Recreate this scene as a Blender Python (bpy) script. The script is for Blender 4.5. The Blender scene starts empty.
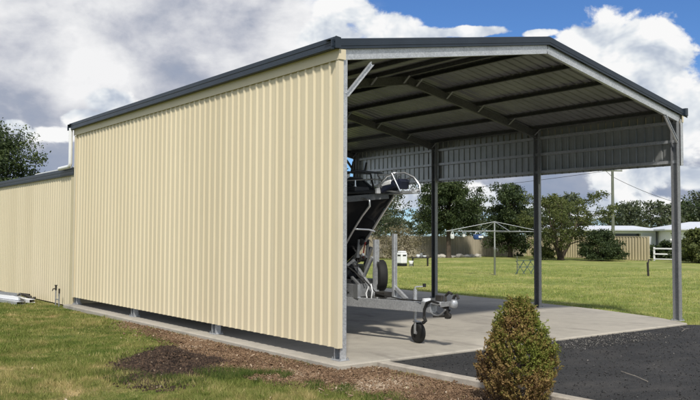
import bpy, bmesh, math, random
import numpy as np
from mathutils import Vector, Matrix

# ------------------------------------------------------------------ camera, world, sun, exposure
S = bpy.context.scene
COL = S.collection
rnd = random.Random(7)
rng = np.random.default_rng(11)

cam_d = bpy.data.cameras.new("camera")
cam = bpy.data.objects.new("camera", cam_d)
COL.objects.link(cam)
R_ = Vector((0.79103778, -0.61175359, 0.00409595))
U_ = Vector((-0.03039028, -0.03260787, 0.99900609))
F_ = Vector((0.611012, 0.79037603, 0.04438541))
M = Matrix.Identity(4)
for i in range(3):
    M[i][0], M[i][1], M[i][2] = R_[i], U_[i], -F_[i]
M.translation = Vector((-6.6474, -8.8088, 1.7359))
cam.matrix_world = M
cam_d.sensor_width = 36.0
cam_d.sensor_fit = 'HORIZONTAL'
cam_d.lens = 36.0 * 788.83 / 700.0
cam_d.clip_start = 0.1
cam_d.clip_end = 3000.0
S.camera = cam
S.view_settings.view_transform = 'Standard'
S.view_settings.look = 'None'
S.view_settings.gamma = 1.0
S.view_settings.use_curve_mapping = False
S.view_settings.exposure = 0.0

SUN_EL = math.radians(47.0)
SUN_AZ = math.atan2(-0.60, -0.80)          # measured from +Y towards +X
sun_vec = Vector((math.sin(SUN_AZ) * math.cos(SUN_EL), math.cos(SUN_AZ) * math.cos(SUN_EL), math.sin(SUN_EL)))
sun_d = bpy.data.lights.new("sun", 'SUN')
sun_d.energy = 4.0
sun_d.angle = math.radians(4.0)
sun_d.color = (1.0, 0.96, 0.89)
sun = bpy.data.objects.new("sun", sun_d)
COL.objects.link(sun)
sun.rotation_euler = (-sun_vec).to_track_quat('-Z', 'Y').to_euler()

# cloud masses: direction, angular radius, flattening
CUMULUS = [
 ((0.8193, 0.5351, 0.2057), 0.0786, 1.24), ((0.8514, 0.5039, 0.1456), 0.0786, 1.03),
 ((0.7924, 0.5672, 0.2244), 0.0431, 1.21), ((0.8440, 0.5286, 0.0905), 0.0760, 1.50),
 ((0.7908, 0.5806, 0.1938), 0.0507, 1.00), ((0.8450, 0.4920, 0.2050), 0.0500, 1.88),
 ((0.6240, 0.7378, 0.2573), 0.0440, 2.38), ((0.5820, 0.7645, 0.2771), 0.0480, 2.50), ((0.7080, 0.6609, 0.2490), 0.0560, 7.43),
 ((0.6651, 0.7042, 0.2484), 0.0400, 4.25), ((0.5729, 0.7831, 0.2419), 0.0507, 2.00), ((0.7571, 0.6057, 0.2446), 0.0253, 4.00),
 ((0.3506, 0.9233, 0.1566), 0.0380, 2.31), ((0.2814, 0.9524, 0.1175), 0.0380, 3.00),
 ((0.2507, 0.9601, 0.1240), 0.0279, 2.75), ((0.3227, 0.9363, 0.1385), 0.0380, 2.50),
 ((0.8467, 0.5310, 0.0336), 0.0887, 5.00), ((0.8757, 0.4780, 0.0678), 0.0380, 1.88),
 ((0.7943, 0.6068, 0.0293), 0.0760, 5.00), ((0.7056, 0.7072, 0.0445), 0.0760, 3.00)]
STRATUS = [
 ((0.3326, 0.9146, 0.2296), 0.3502, 2.31), ((0.2350, 0.9660, 0.1081), 0.2788, 2.20),
 ((0.8210, 0.5682, 0.0556), 0.2535, 4.44), ((0.4575, 0.8496, 0.2630), 0.1700, 2.29),
 ((0.8689, 0.4794, 0.1234), 0.0507, 0.67)]

world = bpy.data.worlds.new("World")
S.world = world
world.use_nodes = True
NT = world.node_tree
NT.nodes.clear()


class NG:
    """short-hand for wiring nodes"""
    def __init__(self, nt): self.nt = nt
    def n(self, t, **kw):
        o = self.nt.nodes.new(t)
        for k, v in kw.items(): setattr(o, k, v)
        return o
    def l(self, a, b): self.nt.links.new(a, b)
    def put(self, sock, v):
        if isinstance(v, bpy.types.NodeSocket): self.l(v, sock)
        else: sock.default_value = v
    def m(self, op, a, b=None, c=None, clamp=False):
        o = self.n('ShaderNodeMath', operation=op); o.use_clamp = clamp
        self.put(o.inputs[0], a)
        if b is not None: self.put(o.inputs[1], b)
        if c is not None: self.put(o.inputs[2], c)
        return o.outputs[0]
    def v(self, op, a, b=None):
        o = self.n('ShaderNodeVectorMath', operation=op)
        self.put(o.inputs[0], a)
        if b is not None: self.put(o.inputs[1], b)
        return o.outputs['Value'] if op in ('LENGTH', 'DISTANCE', 'DOT_PRODUCT') else o.outputs[0]
    def noise(self, vec, scale, detail=4, rough=0.55, dist=0.0, lac=2.0):
        o = self.n('ShaderNodeTexNoise')
        if vec is not None: self.l(vec, o.inputs['Vector'])
        o.inputs['Scale'].default_value = scale
        o.inputs['Detail'].default_value = detail
        o.inputs['Roughness'].default_value = rough
        o.inputs['Distortion'].default_value = dist
        o.inputs['Lacunarity'].default_value = lac
        return o.outputs['Fac']
    def ramp(self, fac, stops, interp='LINEAR'):
        o = self.n('ShaderNodeValToRGB')
        o.color_ramp.interpolation = interp
        e = o.color_ramp.elements
        while len(e) < len(stops): e.new(0.5)
        for el, (p, c) in zip(e, stops):
            el.position = p
            el.color = (c[0], c[1], c[2], 1) if hasattr(c, '__len__') else (c, c, c, 1)
        self.l(fac, o.inputs[0])
        return o.outputs[0]
    def mix(self, fac, a, b, blend='MIX'):
        o = self.n('ShaderNodeMix', data_type='RGBA', blend_type=blend)
        self.put(o.inputs[0], fac)
        for s, v in ((o.inputs[6], a), (o.inputs[7], b)):
            if isinstance(v, bpy.types.NodeSocket): self.l(v, s)
            else: s.default_value = (v[0], v[1], v[2], 1)
        return o.outputs[2]
    def sstep(self, x, lo, hi):
        o = self.n('ShaderNodeMapRange', interpolation_type='SMOOTHSTEP')
        self.l(x, o.inputs[0])
        o.inputs[1].default_value = lo; o.inputs[2].default_value = hi
        return o.outputs[0]


g = NG(NT)
geo = g.n('ShaderNodeTexCoord')
D = g.v('NORMALIZE', geo.outputs['Generated'])
sky = g.n('ShaderNodeTexSky', sky_type='NISHITA')
sky.sun_disc = False
sky.sun_elevation = SUN_EL
sky.sun_rotation = SUN_AZ % (2 * math.pi)
sky.altitude = 200
sky.air_density = 1.0
sky.dust_density = 0.2
sky.ozone_density = 6.0
SKY_STRENGTH = 0.085


def cloud_mask(blobs):
    out = None
    for c, r, k in blobs:
        sc = g.v('MULTIPLY', D, (1 / r, 1 / r, k / r))
        d = g.v('DISTANCE', sc, (c[0] / r, c[1] / r, c[2] * k / r))
        m = g.m('SUBTRACT', 1.0, d)
        if out is None: out = m
        else:
            o = g.n('ShaderNodeMath', operation='SMOOTH_MAX')
            g.l(out, o.inputs[0]); g.l(m, o.inputs[1]); o.inputs[2].default_value = 0.25
            out = o.outputs[0]
    return out


Dz = g.v('MULTIPLY', D, (1, 1, 1.35))
nb = g.noise(Dz, 13.0, 9, 0.60, 0.25)
nb2 = g.noise(g.v('ADD', Dz, (-0.006, -0.012, 0.030)), 13.0, 4, 0.55, 0.25)
nb3 = g.noise(Dz, 13.0, 4, 0.55, 0.25)
cm = cloud_mask(CUMULUS)
# clouds over the rest of the sky, behind the viewer and overhead
up = g.m('SUBTRACT', 1.0, g.m('MULTIPLY', g.v('DOT_PRODUCT', D, tuple(F_)), 1.0))
rest = g.sstep(up, 0.12, 0.4)
rest_n = g.noise(D, 3.0, 5, 0.55, 0.2)
rest_m = g.m('MULTIPLY', rest, g.m('SUBTRACT', rest_n, 0.40))
cm_n = g.m('ADD', cm, g.m('MULTIPLY', g.m('SUBTRACT', nb, 0.5), 2.4))
cum_a = g.m('MAXIMUM', g.sstep(cm_n, 0.02, 0.30), g.sstep(rest_m, 0.0, 0.12))
# billow relief: the noise against the same noise a little nearer the sun
relief = g.m('MULTIPLY', g.m('SUBTRACT', nb3, nb2), 2.6)
thick = g.m('MULTIPLY', g.sstep(cm_n, 0.0, 1.4), 0.10)
lit = g.m('ADD', g.m('ADD', 0.78, relief), thick, clamp=True)
cum_c = g.ramp(lit, [(0.0, (0.36, 0.43, 0.55)), (0.45, (0.56, 0.62, 0.72)), (0.78, (0.82, 0.86, 0.90)), (1.0, (1.0, 1.0, 1.0))])
sm = cloud_mask(STRATUS)
ns = g.noise(Dz, 4.6, 9, 0.58, 0.15)
ns2 = g.noise(g.v('MULTIPLY', D, (1, 1, 1.9)), 5.8, 7, 0.56, 0.25)
str_a = g.sstep(g.m('ADD', sm, g.m('MULTIPLY', g.m('SUBTRACT', ns, 0.5), 1.1)), -0.02, 0.42)
elev = g.m('MULTIPLY', g.n('ShaderNodeSeparateXYZ').outputs[2], 1.0)
sepn = [n for n in NT.nodes if n.bl_idname == 'ShaderNodeSeparateXYZ'][0]
g.l(D, sepn.inputs[0])
tone = g.m('ADD', g.m('ADD', g.m('MULTIPLY', g.m('SUBTRACT', ns2, 0.5), 1.15), g.m('MULTIPLY', g.m('SUBTRACT', ns, 0.5), 1.3)), g.m('ADD', g.m('MULTIPLY', elev, 1.9), g.m('ADD', 0.10, g.m('MULTIPLY', g.m('SUBTRACT', nb, nb2), 0.5))))
str_c = g.ramp(tone, [(0.0, (0.30, 0.36, 0.49)), (0.24, (0.39, 0.43, 0.53)), (0.40, (0.58, 0.60, 0.67)), (0.58, (0.80, 0.81, 0.84)), (0.75, (0.95, 0.95, 0.96))])
b_sky = g.n('ShaderNodeBackground'); g.l(g.mix(1.0, sky.outputs[0], (0.78, 1.02, 1.32), 'MULTIPLY'), b_sky.inputs[0]); b_sky.inputs[1].default_value = SKY_STRENGTH
b_str = g.n('ShaderNodeBackground'); g.l(str_c, b_str.inputs[0]); b_str.inputs[1].default_value = 0.95
b_cum = g.n('ShaderNodeBackground'); g.l(cum_c, b_cum.inputs[0]); b_cum.inputs[1].default_value = 0.95
mx1 = g.n('ShaderNodeMixShader'); g.l(str_a, mx1.inputs[0]); g.l(b_sky.outputs[0], mx1.inputs[1]); g.l(b_str.outputs[0], mx1.inputs[2])
mx2 = g.n('ShaderNodeMixShader'); g.l(cum_a, mx2.inputs[0]); g.l(mx1.outputs[0], mx2.inputs[1]); g.l(b_cum.outputs[0], mx2.inputs[2])
wo = g.n('ShaderNodeOutputWorld'); g.l(mx2.outputs[0], wo.inputs[0])

# ------------------------------------------------------------------ materials
def mat(name, base=(0.5, 0.5, 0.5), rough=0.6, metal=0.0, spec=0.5):
    m = bpy.data.materials.new(name); m.use_nodes = True
    b = m.node_tree.nodes['Principled BSDF']
    b.inputs['Base Color'].default_value = (*base, 1)
    b.inputs['Roughness'].default_value = rough
    b.inputs['Metallic'].default_value = metal
    b.inputs['Specular IOR Level'].default_value = spec
    return m, NG(m.node_tree), b


def mottled(name, a, b_, scale=3.0, rough=0.6, metal=0.0, spec=0.4, bump=0.0, bscale=60, detail=6, stretch=(1, 1, 1), rvar=0.1):
    m, q, b = mat(name, a, rough, metal, spec)
    tc = q.n('ShaderNodeTexCoord')
    vec = q.v('MULTIPLY', tc.outputs['Object'], stretch)
    f = q.noise(vec, scale, detail, 0.6)
    q.l(q.ramp(f, [(0.3, a), (0.7, b_)]), b.inputs['Base Color'])
    if rvar:
        q.l(q.m('ADD', rough - rvar / 2, q.m('MULTIPLY', q.noise(vec, scale * 2.3, 4), rvar)), b.inputs['Roughness'])
    if bump:
        bp = q.n('ShaderNodeBump'); bp.inputs['Strength'].default_value = bump; bp.inputs['Distance'].default_value = 0.01
        q.l(q.noise(vec, bscale, 4, 0.6), bp.inputs['Height']); q.l(bp.outputs[0], b.inputs['Normal'])
    return m


def cream_sheet():
    """ribbed cladding paint: each 0.8 m sheet its own shade, faint run-off streaks and dust"""
    m, q, b = mat('cream_sheet_paint', (0.7, 0.61, 0.43), 0.5, 0, 0.3)
    ge = q.n('ShaderNodeNewGeometry'); P = ge.outputs['Position']
    sx = q.n('ShaderNodeSeparateXYZ'); q.l(P, sx.inputs[0])
    wn = q.n('ShaderNodeTexWhiteNoise', noise_dimensions='1D'); q.l(q.m('FLOOR', q.m('MULTIPLY', sx.outputs[1], 1 / 0.8)), wn.inputs['W'])
    f = q.noise(q.v('MULTIPLY', P, (1, 1, 0.2)), 0.9, 5, 0.6)
    c = q.ramp(q.m('ADD', q.m('MULTIPLY', f, 0.7), q.m('MULTIPLY', wn.outputs['Value'], 0.3)), [(0.3, (0.625, 0.54, 0.37)), (0.7, (0.69, 0.60, 0.42))])
    st = q.sstep(q.noise(q.v('MULTIPLY', P, (9, 9, 0.35)), 1.0, 6, 0.7), 0.52, 0.75)
    c = q.mix(q.m('MULTIPLY', st, 0.16), c, (0.42, 0.35, 0.24))
    sp = q.sstep(q.noise(P, 6.0, 6, 0.75), 0.56, 0.72)
    c = q.mix(q.m('MULTIPLY', sp, 0.10), c, (0.36, 0.28, 0.18))
    q.l(c, b.inputs['Base Color'])
    bp = q.n('ShaderNodeBump'); bp.inputs['Strength'].default_value = 0.12; bp.inputs['Distance'].default_value = 0.02
    q.l(q.noise(q.v('MULTIPLY', P, (1, 3, 0.8)), 1.6, 2, 0.5), bp.inputs['Height']); q.l(bp.outputs[0], b.inputs['Normal'])
    return m


M_CREAM = cream_sheet()
M_CREAM_FLAT = mottled('cream_trim_paint', (0.63, 0.55, 0.385), (0.68, 0.595, 0.425), 1.4, 0.5, 0, 0.35)
M_CREAM_OLD = mottled('aged_cream_paint', (0.52, 0.45, 0.29), (0.60, 0.52, 0.34), 1.2, 0.55, 0, 0.3)
M_INNER = mottled('sheet_inner_face', (0.36, 0.37, 0.36), (0.47, 0.48, 0.46), 2.2, 0.36, 0.6, 0.5)
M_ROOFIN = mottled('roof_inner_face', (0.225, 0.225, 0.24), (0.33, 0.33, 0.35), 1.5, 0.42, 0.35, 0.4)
M_BLUE = mottled('slate_blue_paint', (0.017, 0.025, 0.037), (0.024, 0.034, 0.048), 2.5, 0.42, 0, 0.4)
M_ROOF = mottled('slate_blue_roof', (0.035, 0.05, 0.068), (0.05, 0.066, 0.085), 1.2, 0.5, 0, 0.4)


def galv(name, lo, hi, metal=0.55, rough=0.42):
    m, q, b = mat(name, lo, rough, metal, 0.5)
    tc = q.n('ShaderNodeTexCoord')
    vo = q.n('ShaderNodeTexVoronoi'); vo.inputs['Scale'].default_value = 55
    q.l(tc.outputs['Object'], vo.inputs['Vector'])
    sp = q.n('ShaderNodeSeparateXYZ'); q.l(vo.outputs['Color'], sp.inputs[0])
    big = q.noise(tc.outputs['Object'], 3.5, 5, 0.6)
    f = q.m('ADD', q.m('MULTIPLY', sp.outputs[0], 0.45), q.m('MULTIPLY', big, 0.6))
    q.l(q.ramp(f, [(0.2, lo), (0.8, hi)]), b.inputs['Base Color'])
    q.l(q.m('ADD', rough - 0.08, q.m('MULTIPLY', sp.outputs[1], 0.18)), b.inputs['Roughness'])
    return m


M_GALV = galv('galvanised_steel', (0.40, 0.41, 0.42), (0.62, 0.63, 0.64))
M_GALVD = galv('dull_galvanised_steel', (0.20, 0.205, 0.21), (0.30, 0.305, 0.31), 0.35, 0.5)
M_PURLIN = galv('shaded_purlin_steel', (0.10, 0.10, 0.10), (0.16, 0.16, 0.155), 0.35, 0.5)  # galvanised steel with the under-roof shade put into its colour
M_BLACK = mottled('black_gelcoat', (0.008, 0.009, 0.012), (0.012, 0.013, 0.016), 2, 0.18, 0, 0.6)
M_DKGREY = mottled('dark_grey_deck', (0.035, 0.037, 0.04), (0.055, 0.057, 0.06), 4, 0.5)
M_RUBBER = mottled('tyre_rubber', (0.012, 0.012, 0.012), (0.022, 0.021, 0.02), 12, 0.75, bump=0.2)
M_ALLOY = mat('bright_alloy', (0.72, 0.73, 0.74), 0.28, 0.85)[0]
M_WHITE = mottled('white_paint', (0.74, 0.75, 0.76), (0.80, 0.80, 0.80), 2.0, 0.5)
M_WROOF = mottled('white_roof_sheet', (0.56, 0.58, 0.60), (0.64, 0.65, 0.67), 1.0, 0.45)
M_HOUSE = mottled('pale_house_wall', (0.60, 0.61, 0.63), (0.68, 0.69, 0.70), 0.8, 0.7)
M_GARDOOR = mottled('grey_door_panel', (0.42, 0.44, 0.46), (0.48, 0.50, 0.52), 0.8, 0.6)
M_GLASS = mat('dark_window_glass', (0.02, 0.025, 0.03), 0.08, 0.0, 0.6)[0]
M_NAVY = mottled('navy_vinyl', (0.012, 0.015, 0.030), (0.018, 0.022, 0.042), 6, 0.45)
M_CONC = None
M_KERB = mottled('concrete_kerb', (0.30, 0.265, 0.22), (0.47, 0.42, 0.35), 5.0, 0.85, 0, 0.2, bump=0.5, bscale=70)
M_BARK = mottled('tree_bark', (0.06, 0.045, 0.032), (0.13, 0.10, 0.075), 5, 0.9, bump=0.6, bscale=18)
M_BARKG = mottled('pale_gum_bark', (0.16, 0.13, 0.10), (0.34, 0.30, 0.25), 4, 0.85, bump=0.4, bscale=14)
M_TIMBER = mottled('weathered_timber', (0.10, 0.115, 0.085), (0.18, 0.19, 0.145), 4, 0.85, stretch=(3, 3, 0.4), bump=0.4)
M_DARKST = mottled('dark_stained_post', (0.02, 0.018, 0.016), (0.045, 0.04, 0.034), 6, 0.8)
M_ROCK = mottled('pale_rock', (0.34, 0.31, 0.26), (0.52, 0.49, 0.43), 5, 0.9, bump=0.6, bscale=16)
M_FENCE = mottled('tan_fence_sheet', (0.47, 0.40, 0.255), (0.54, 0.46, 0.30), 0.7, 0.6)
M_FENCE_SHADE = mottled('shade_toned_fence_sheet', (0.31, 0.275, 0.20), (0.40, 0.35, 0.255), 0.5, 0.7)  # tan fence sheet with the back fence's shade put into its colour
M_GREENST = mottled('green_painted_steel', (0.05, 0.08, 0.065), (0.08, 0.115, 0.095), 6, 0.5)
M_TWIG = mottled('dry_twig', (0.22, 0.19, 0.15), (0.34, 0.30, 0.25), 9, 0.9)
M_BLUEPL = mottled('blue_plastic', (0.03, 0.07, 0.22), (0.05, 0.10, 0.28), 5, 0.5)
M_RED = mat('red_plastic', (0.30, 0.03, 0.025), 0.4)[0]
M_WIRE = mat('black_cable', (0.02, 0.02, 0.022), 0.6)[0]


def concrete():
    m, q, b = mat('slab_concrete', (0.4, 0.37, 0.33), 0.8, 0, 0.3)
    tc = q.n('ShaderNodeTexCoord'); P = tc.outputs['Object']
    f = q.m('ADD', q.m('MULTIPLY', q.noise(P, 0.55, 5, 0.6, 0.6), 0.65), q.m('MULTIPLY', q.noise(P, 4.0, 6, 0.65), 0.35))
    c = q.ramp(f, [(0.32, (0.28, 0.25, 0.205)), (0.5, (0.41, 0.37, 0.30)), (0.68, (0.51, 0.46, 0.375))])
    fine = q.noise(P, 90, 3, 0.7)
    c = q.mix(0.22, c, q.ramp(fine, [(0.35, (0.14, 0.125, 0.11)), (0.62, (0.5, 0.48, 0.44))]))
    # scattered tyre and rust stains
    st = q.sstep(q.noise(q.v('MULTIPLY', P, (1.6, 0.5, 1)), 1.3, 4, 0.6, 0.8), 0.56, 0.72)
    c = q.mix(q.m('MULTIPLY', st, 0.42), c, (0.16, 0.14, 0.12))
    q.l(c, b.inputs['Base Color'])
    bp = q.n('ShaderNodeBump'); bp.inputs['Strength'].default_value = 0.25; bp.inputs['Distance'].default_value = 0.004
    q.l(fine, bp.inputs['Height']); q.l(bp.outputs[0], b.inputs['Normal'])
    return m


M_CONC = concrete()


def lawn_group():
    gt = bpy.data.node_groups.new('lawn_colour', 'ShaderNodeTree')
    gt.interface.new_socket('Color', in_out='OUTPUT', socket_type='NodeSocketColor')
    q = NG(gt)
    ge = q.n('ShaderNodeNewGeometry'); P = q.v('MULTIPLY', ge.outputs['Position'], (1, 1, 0))
    n1 = q.noise(P, 0.22, 5, 0.6, 0.5)
    n2 = q.noise(P, 1.7, 5, 0.62, 0.4)
    n3 = q.noise(P, 9.0, 4, 0.6)
    f = q.m('ADD', q.m('ADD', q.m('MULTIPLY', n1, 0.36), q.m('MULTIPLY', n2, 0.42)), q.m('MULTIPLY', n3, 0.22))
    near = q.ramp(f, [(0.38, (0.070, 0.11, 0.020)), (0.46, (0.135, 0.17, 0.038)), (0.53, (0.225, 0.225, 0.070)), (0.58, (0.34, 0.285, 0.12)), (0.62, (0.52, 0.41, 0.21))])
    far = q.ramp(f, [(0.36, (0.16, 0.21, 0.047)), (0.48, (0.25, 0.29, 0.076)), (0.56, (0.38, 0.375, 0.13)), (0.64, (0.50, 0.43, 0.20))])
    sx = q.n('ShaderNodeSeparateXYZ'); q.l(P, sx.inputs[0])
    c = q.mix(q.sstep(sx.outputs[0], -0.5, 6.0), near, far)
    out = q.n('NodeGroupOutput'); q.l(c, out.inputs[0])
    return gt


LAWN = lawn_group()


def lawn_mat(name, gain, blades):
    m, q, b = mat(name, (0.1, 0.13, 0.03), 0.85, 0, 0.15)
    gr = q.n('ShaderNodeGroup'); gr.node_tree = LAWN
    c = gr.outputs[0]
    if blades:
        at = q.n('ShaderNodeAttribute'); at.attribute_name = 'tint'
        dry = q.sstep(at.outputs['Fac'], 0.72, 0.98)
        c = q.mix(q.m('MULTIPLY', dry, 0.75), c, (0.42, 0.34, 0.17))
        k = q.m('ADD', 0.65 * gain, q.m('MULTIPLY', at.outputs['Fac'], 0.7 * gain))
        c = q.mix(1.0, c, q.n('ShaderNodeCombineColor').outputs[0], 'MULTIPLY')
        cc = [n for n in q.nt.nodes if n.bl_idname == 'ShaderNodeCombineColor'][0]
        for s in cc.inputs[:3]: q.l(k, s)
        tr = q.n('ShaderNodeBsdfTranslucent'); q.l(c, tr.inputs[0])
        q.l(c, b.inputs['Base Color'])
        ms = q.n('ShaderNodeMixShader'); ms.inputs[0].default_value = 0.3
        q.l(b.outputs[0], ms.inputs[1]); q.l(tr.outputs[0], ms.inputs[2])
        q.l(ms.outputs[0], q.nt.nodes['Material Output'].inputs[0])
    else:
        ge = q.n('ShaderNodeNewGeometry')
        P = ge.outputs['Position']
        fn = q.noise(P, 55, 4, 0.7)
        fm = q.noise(P, 14, 4, 0.65)
        k = q.ramp(q.m('ADD', q.m('MULTIPLY', fn, 0.6), q.m('MULTIPLY', fm, 0.4)), [(0.3, 0.45 * gain), (0.7, 1.35 * gain)])
        q.l(q.mix(1.0, c, k, 'MULTIPLY'), b.inputs['Base Color'])
        bp = q.n('ShaderNodeBump'); bp.inputs['Strength'].default_value = 0.8; bp.inputs['Distance'].default_value = 0.03
        q.l(fn, bp.inputs['Height']); q.l(bp.outputs[0], b.inputs['Normal'])
    return m


M_LAWN = lawn_mat('lawn_ground', 0.95, False)
M_BLADE = lawn_mat('grass_blade', 1.15, True)


def tint_mat(name, stops, rough=0.7, transl=0.25, spec=0.25):
    """colour from each face's own 'tint' value"""
    m, q, b = mat(name, stops[0][1], rough, 0, spec)
    at = q.n('ShaderNodeAttribute'); at.attribute_name = 'tint'
    c = q.ramp(at.outputs['Fac'], stops)
    q.l(c, b.inputs['Base Color'])
    if transl:
        tr = q.n('ShaderNodeBsdfTranslucent'); q.l(c, tr.inputs[0])
        ms = q.n('ShaderNodeMixShader'); ms.inputs[0].default_value = transl
        q.l(b.outputs[0], ms.inputs[1]); q.l(tr.outputs[0], ms.inputs[2])
        q.l(ms.outputs[0], q.nt.nodes['Material Output'].inputs[0])
    return m


M_CHIP = tint_mat('mulch_chip', [(0.0, (0.05, 0.030, 0.018)), (0.35, (0.15, 0.092, 0.053)), (0.75, (0.27, 0.175, 0.105)), (1.0, (0.46, 0.37, 0.27))], 0.9, 0.0)
M_CRUMB = tint_mat('soil_crumb', [(0.0, (0.018, 0.012, 0.009)), (0.6, (0.055, 0.036, 0.025)), (0.9, (0.11, 0.07, 0.045)), (1.0, (0.22, 0.17, 0.12))], 0.95, 0.0)
M_STONE = tint_mat('gravel_stone', [(0.0, (0.026, 0.026, 0.026)), (0.6, (0.05, 0.049, 0.048)), (0.85, (0.095, 0.092, 0.088)), (1.0, (0.28, 0.26, 0.23))], 0.9, 0.0)
M_CONIFER = tint_mat('conifer_spray', [(0.0, (0.12, 0.070, 0.032)), (0.20, (0.32, 0.205, 0.085)), (0.42, (0.28, 0.215, 0.064)), (0.58, (0.15, 0.165, 0.032)), (1.0, (0.25, 0.295, 0.056))], 0.7, 0.25)
M_LEAF_DARK = tint_mat('dark_green_leaf', [(0.0, (0.020, 0.034, 0.013)), (0.6, (0.052, 0.076, 0.026)), (1.0, (0.115, 0.145, 0.05))], 0.6)
M_LEAF_OLIVE = tint_mat('olive_leaf', [(0.0, (0.042, 0.058, 0.018)), (0.6, (0.115, 0.135, 0.040)), (1.0, (0.23, 0.235, 0.085))], 0.6)
M_LEAF_GREY = tint_mat('grey_gum_leaf', [(0.0, (0.038, 0.052, 0.028)), (0.6, (0.095, 0.115, 0.062)), (1.0, (0.20, 0.215, 0.135))], 0.6)
M_LEAF_DRY = tint_mat('dry_twiggy_leaf', [(0.0, (0.09, 0.075, 0.045)), (0.6, (0.19, 0.165, 0.095)), (1.0, (0.32, 0.28, 0.17))], 0.7)


def asphalt():
    m, q, b = mat('dark_gravel_seal', (0.04, 0.04, 0.04), 0.9, 0, 0.25)
    tc = q.n('ShaderNodeTexCoord'); P = tc.outputs['Object']
    vo = q.n('ShaderNodeTexVoronoi'); vo.inputs['Scale'].default_value = 150; q.l(P, vo.inputs['Vector'])
    sp = q.n('ShaderNodeSeparateXYZ'); q.l(vo.outputs['Color'], sp.inputs[0])
    big = q.noise(P, 0.8, 6, 0.65, 0.5)
    f = q.m('ADD', q.m('MULTIPLY', sp.outputs[0], 0.6), q.m('MULTIPLY', big, 0.5))
    c = q.ramp(f, [(0.15, (0.014, 0.014, 0.014)), (0.55, (0.030, 0.029, 0.028)), (0.8, (0.062, 0.060, 0.057)), (0.95, (0.13, 0.12, 0.11))])
    dust = q.sstep(q.noise(q.v('MULTIPLY', P, (0.6, 1.3, 1)), 1.1, 6, 0.68, 0.8), 0.46, 0.72)
    c = q.mix(q.m('MULTIPLY', dust, 0.26), c, (0.13, 0.115, 0.10))
    q.l(c, b.inputs['Base Color'])
    bp = q.n('ShaderNodeBump'); bp.inputs['Strength'].default_value = 0.7; bp.inputs['Distance'].default_value = 0.006
    q.l(sp.outputs[1], bp.inputs['Height']); q.l(bp.outputs[0], b.inputs['Normal'])
    return m


M_ASPH = asphalt()
M_BED = mottled('mulch_bed', (0.09, 0.06, 0.038), (0.24, 0.17, 0.11), 9, 0.95, 0, 0.1, bump=0.9, bscale=45)
M_SOIL = mottled('dark_soil', (0.022, 0.015, 0.011), (0.05, 0.034, 0.024), 7, 0.95, 0, 0.1, bump=0.9, bscale=30)
M_REDBED = mottled('red_bark_bed', (0.05, 0.022, 0.016), (0.11, 0.05, 0.035), 2, 0.95, 0, 0.1, bump=0.8, bscale=8)

# ------------------------------------------------------------------ object helpers
def tag(o, label=None, cat=None, group=None, kind=None):
    if label: o['label'] = label
    if cat: o['category'] = cat
    if group: o['group'] = group
    if kind: o['kind'] = kind
    return o


def empty(name, loc, label, cat, group=None, rz=0.0):
    o = bpy.data.objects.new(name, None)
    o.empty_display_size = 0.2
    COL.objects.link(o); o.location = loc; o.rotation_euler = (0, 0, rz)
    return tag(o, label, cat, group)


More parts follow.
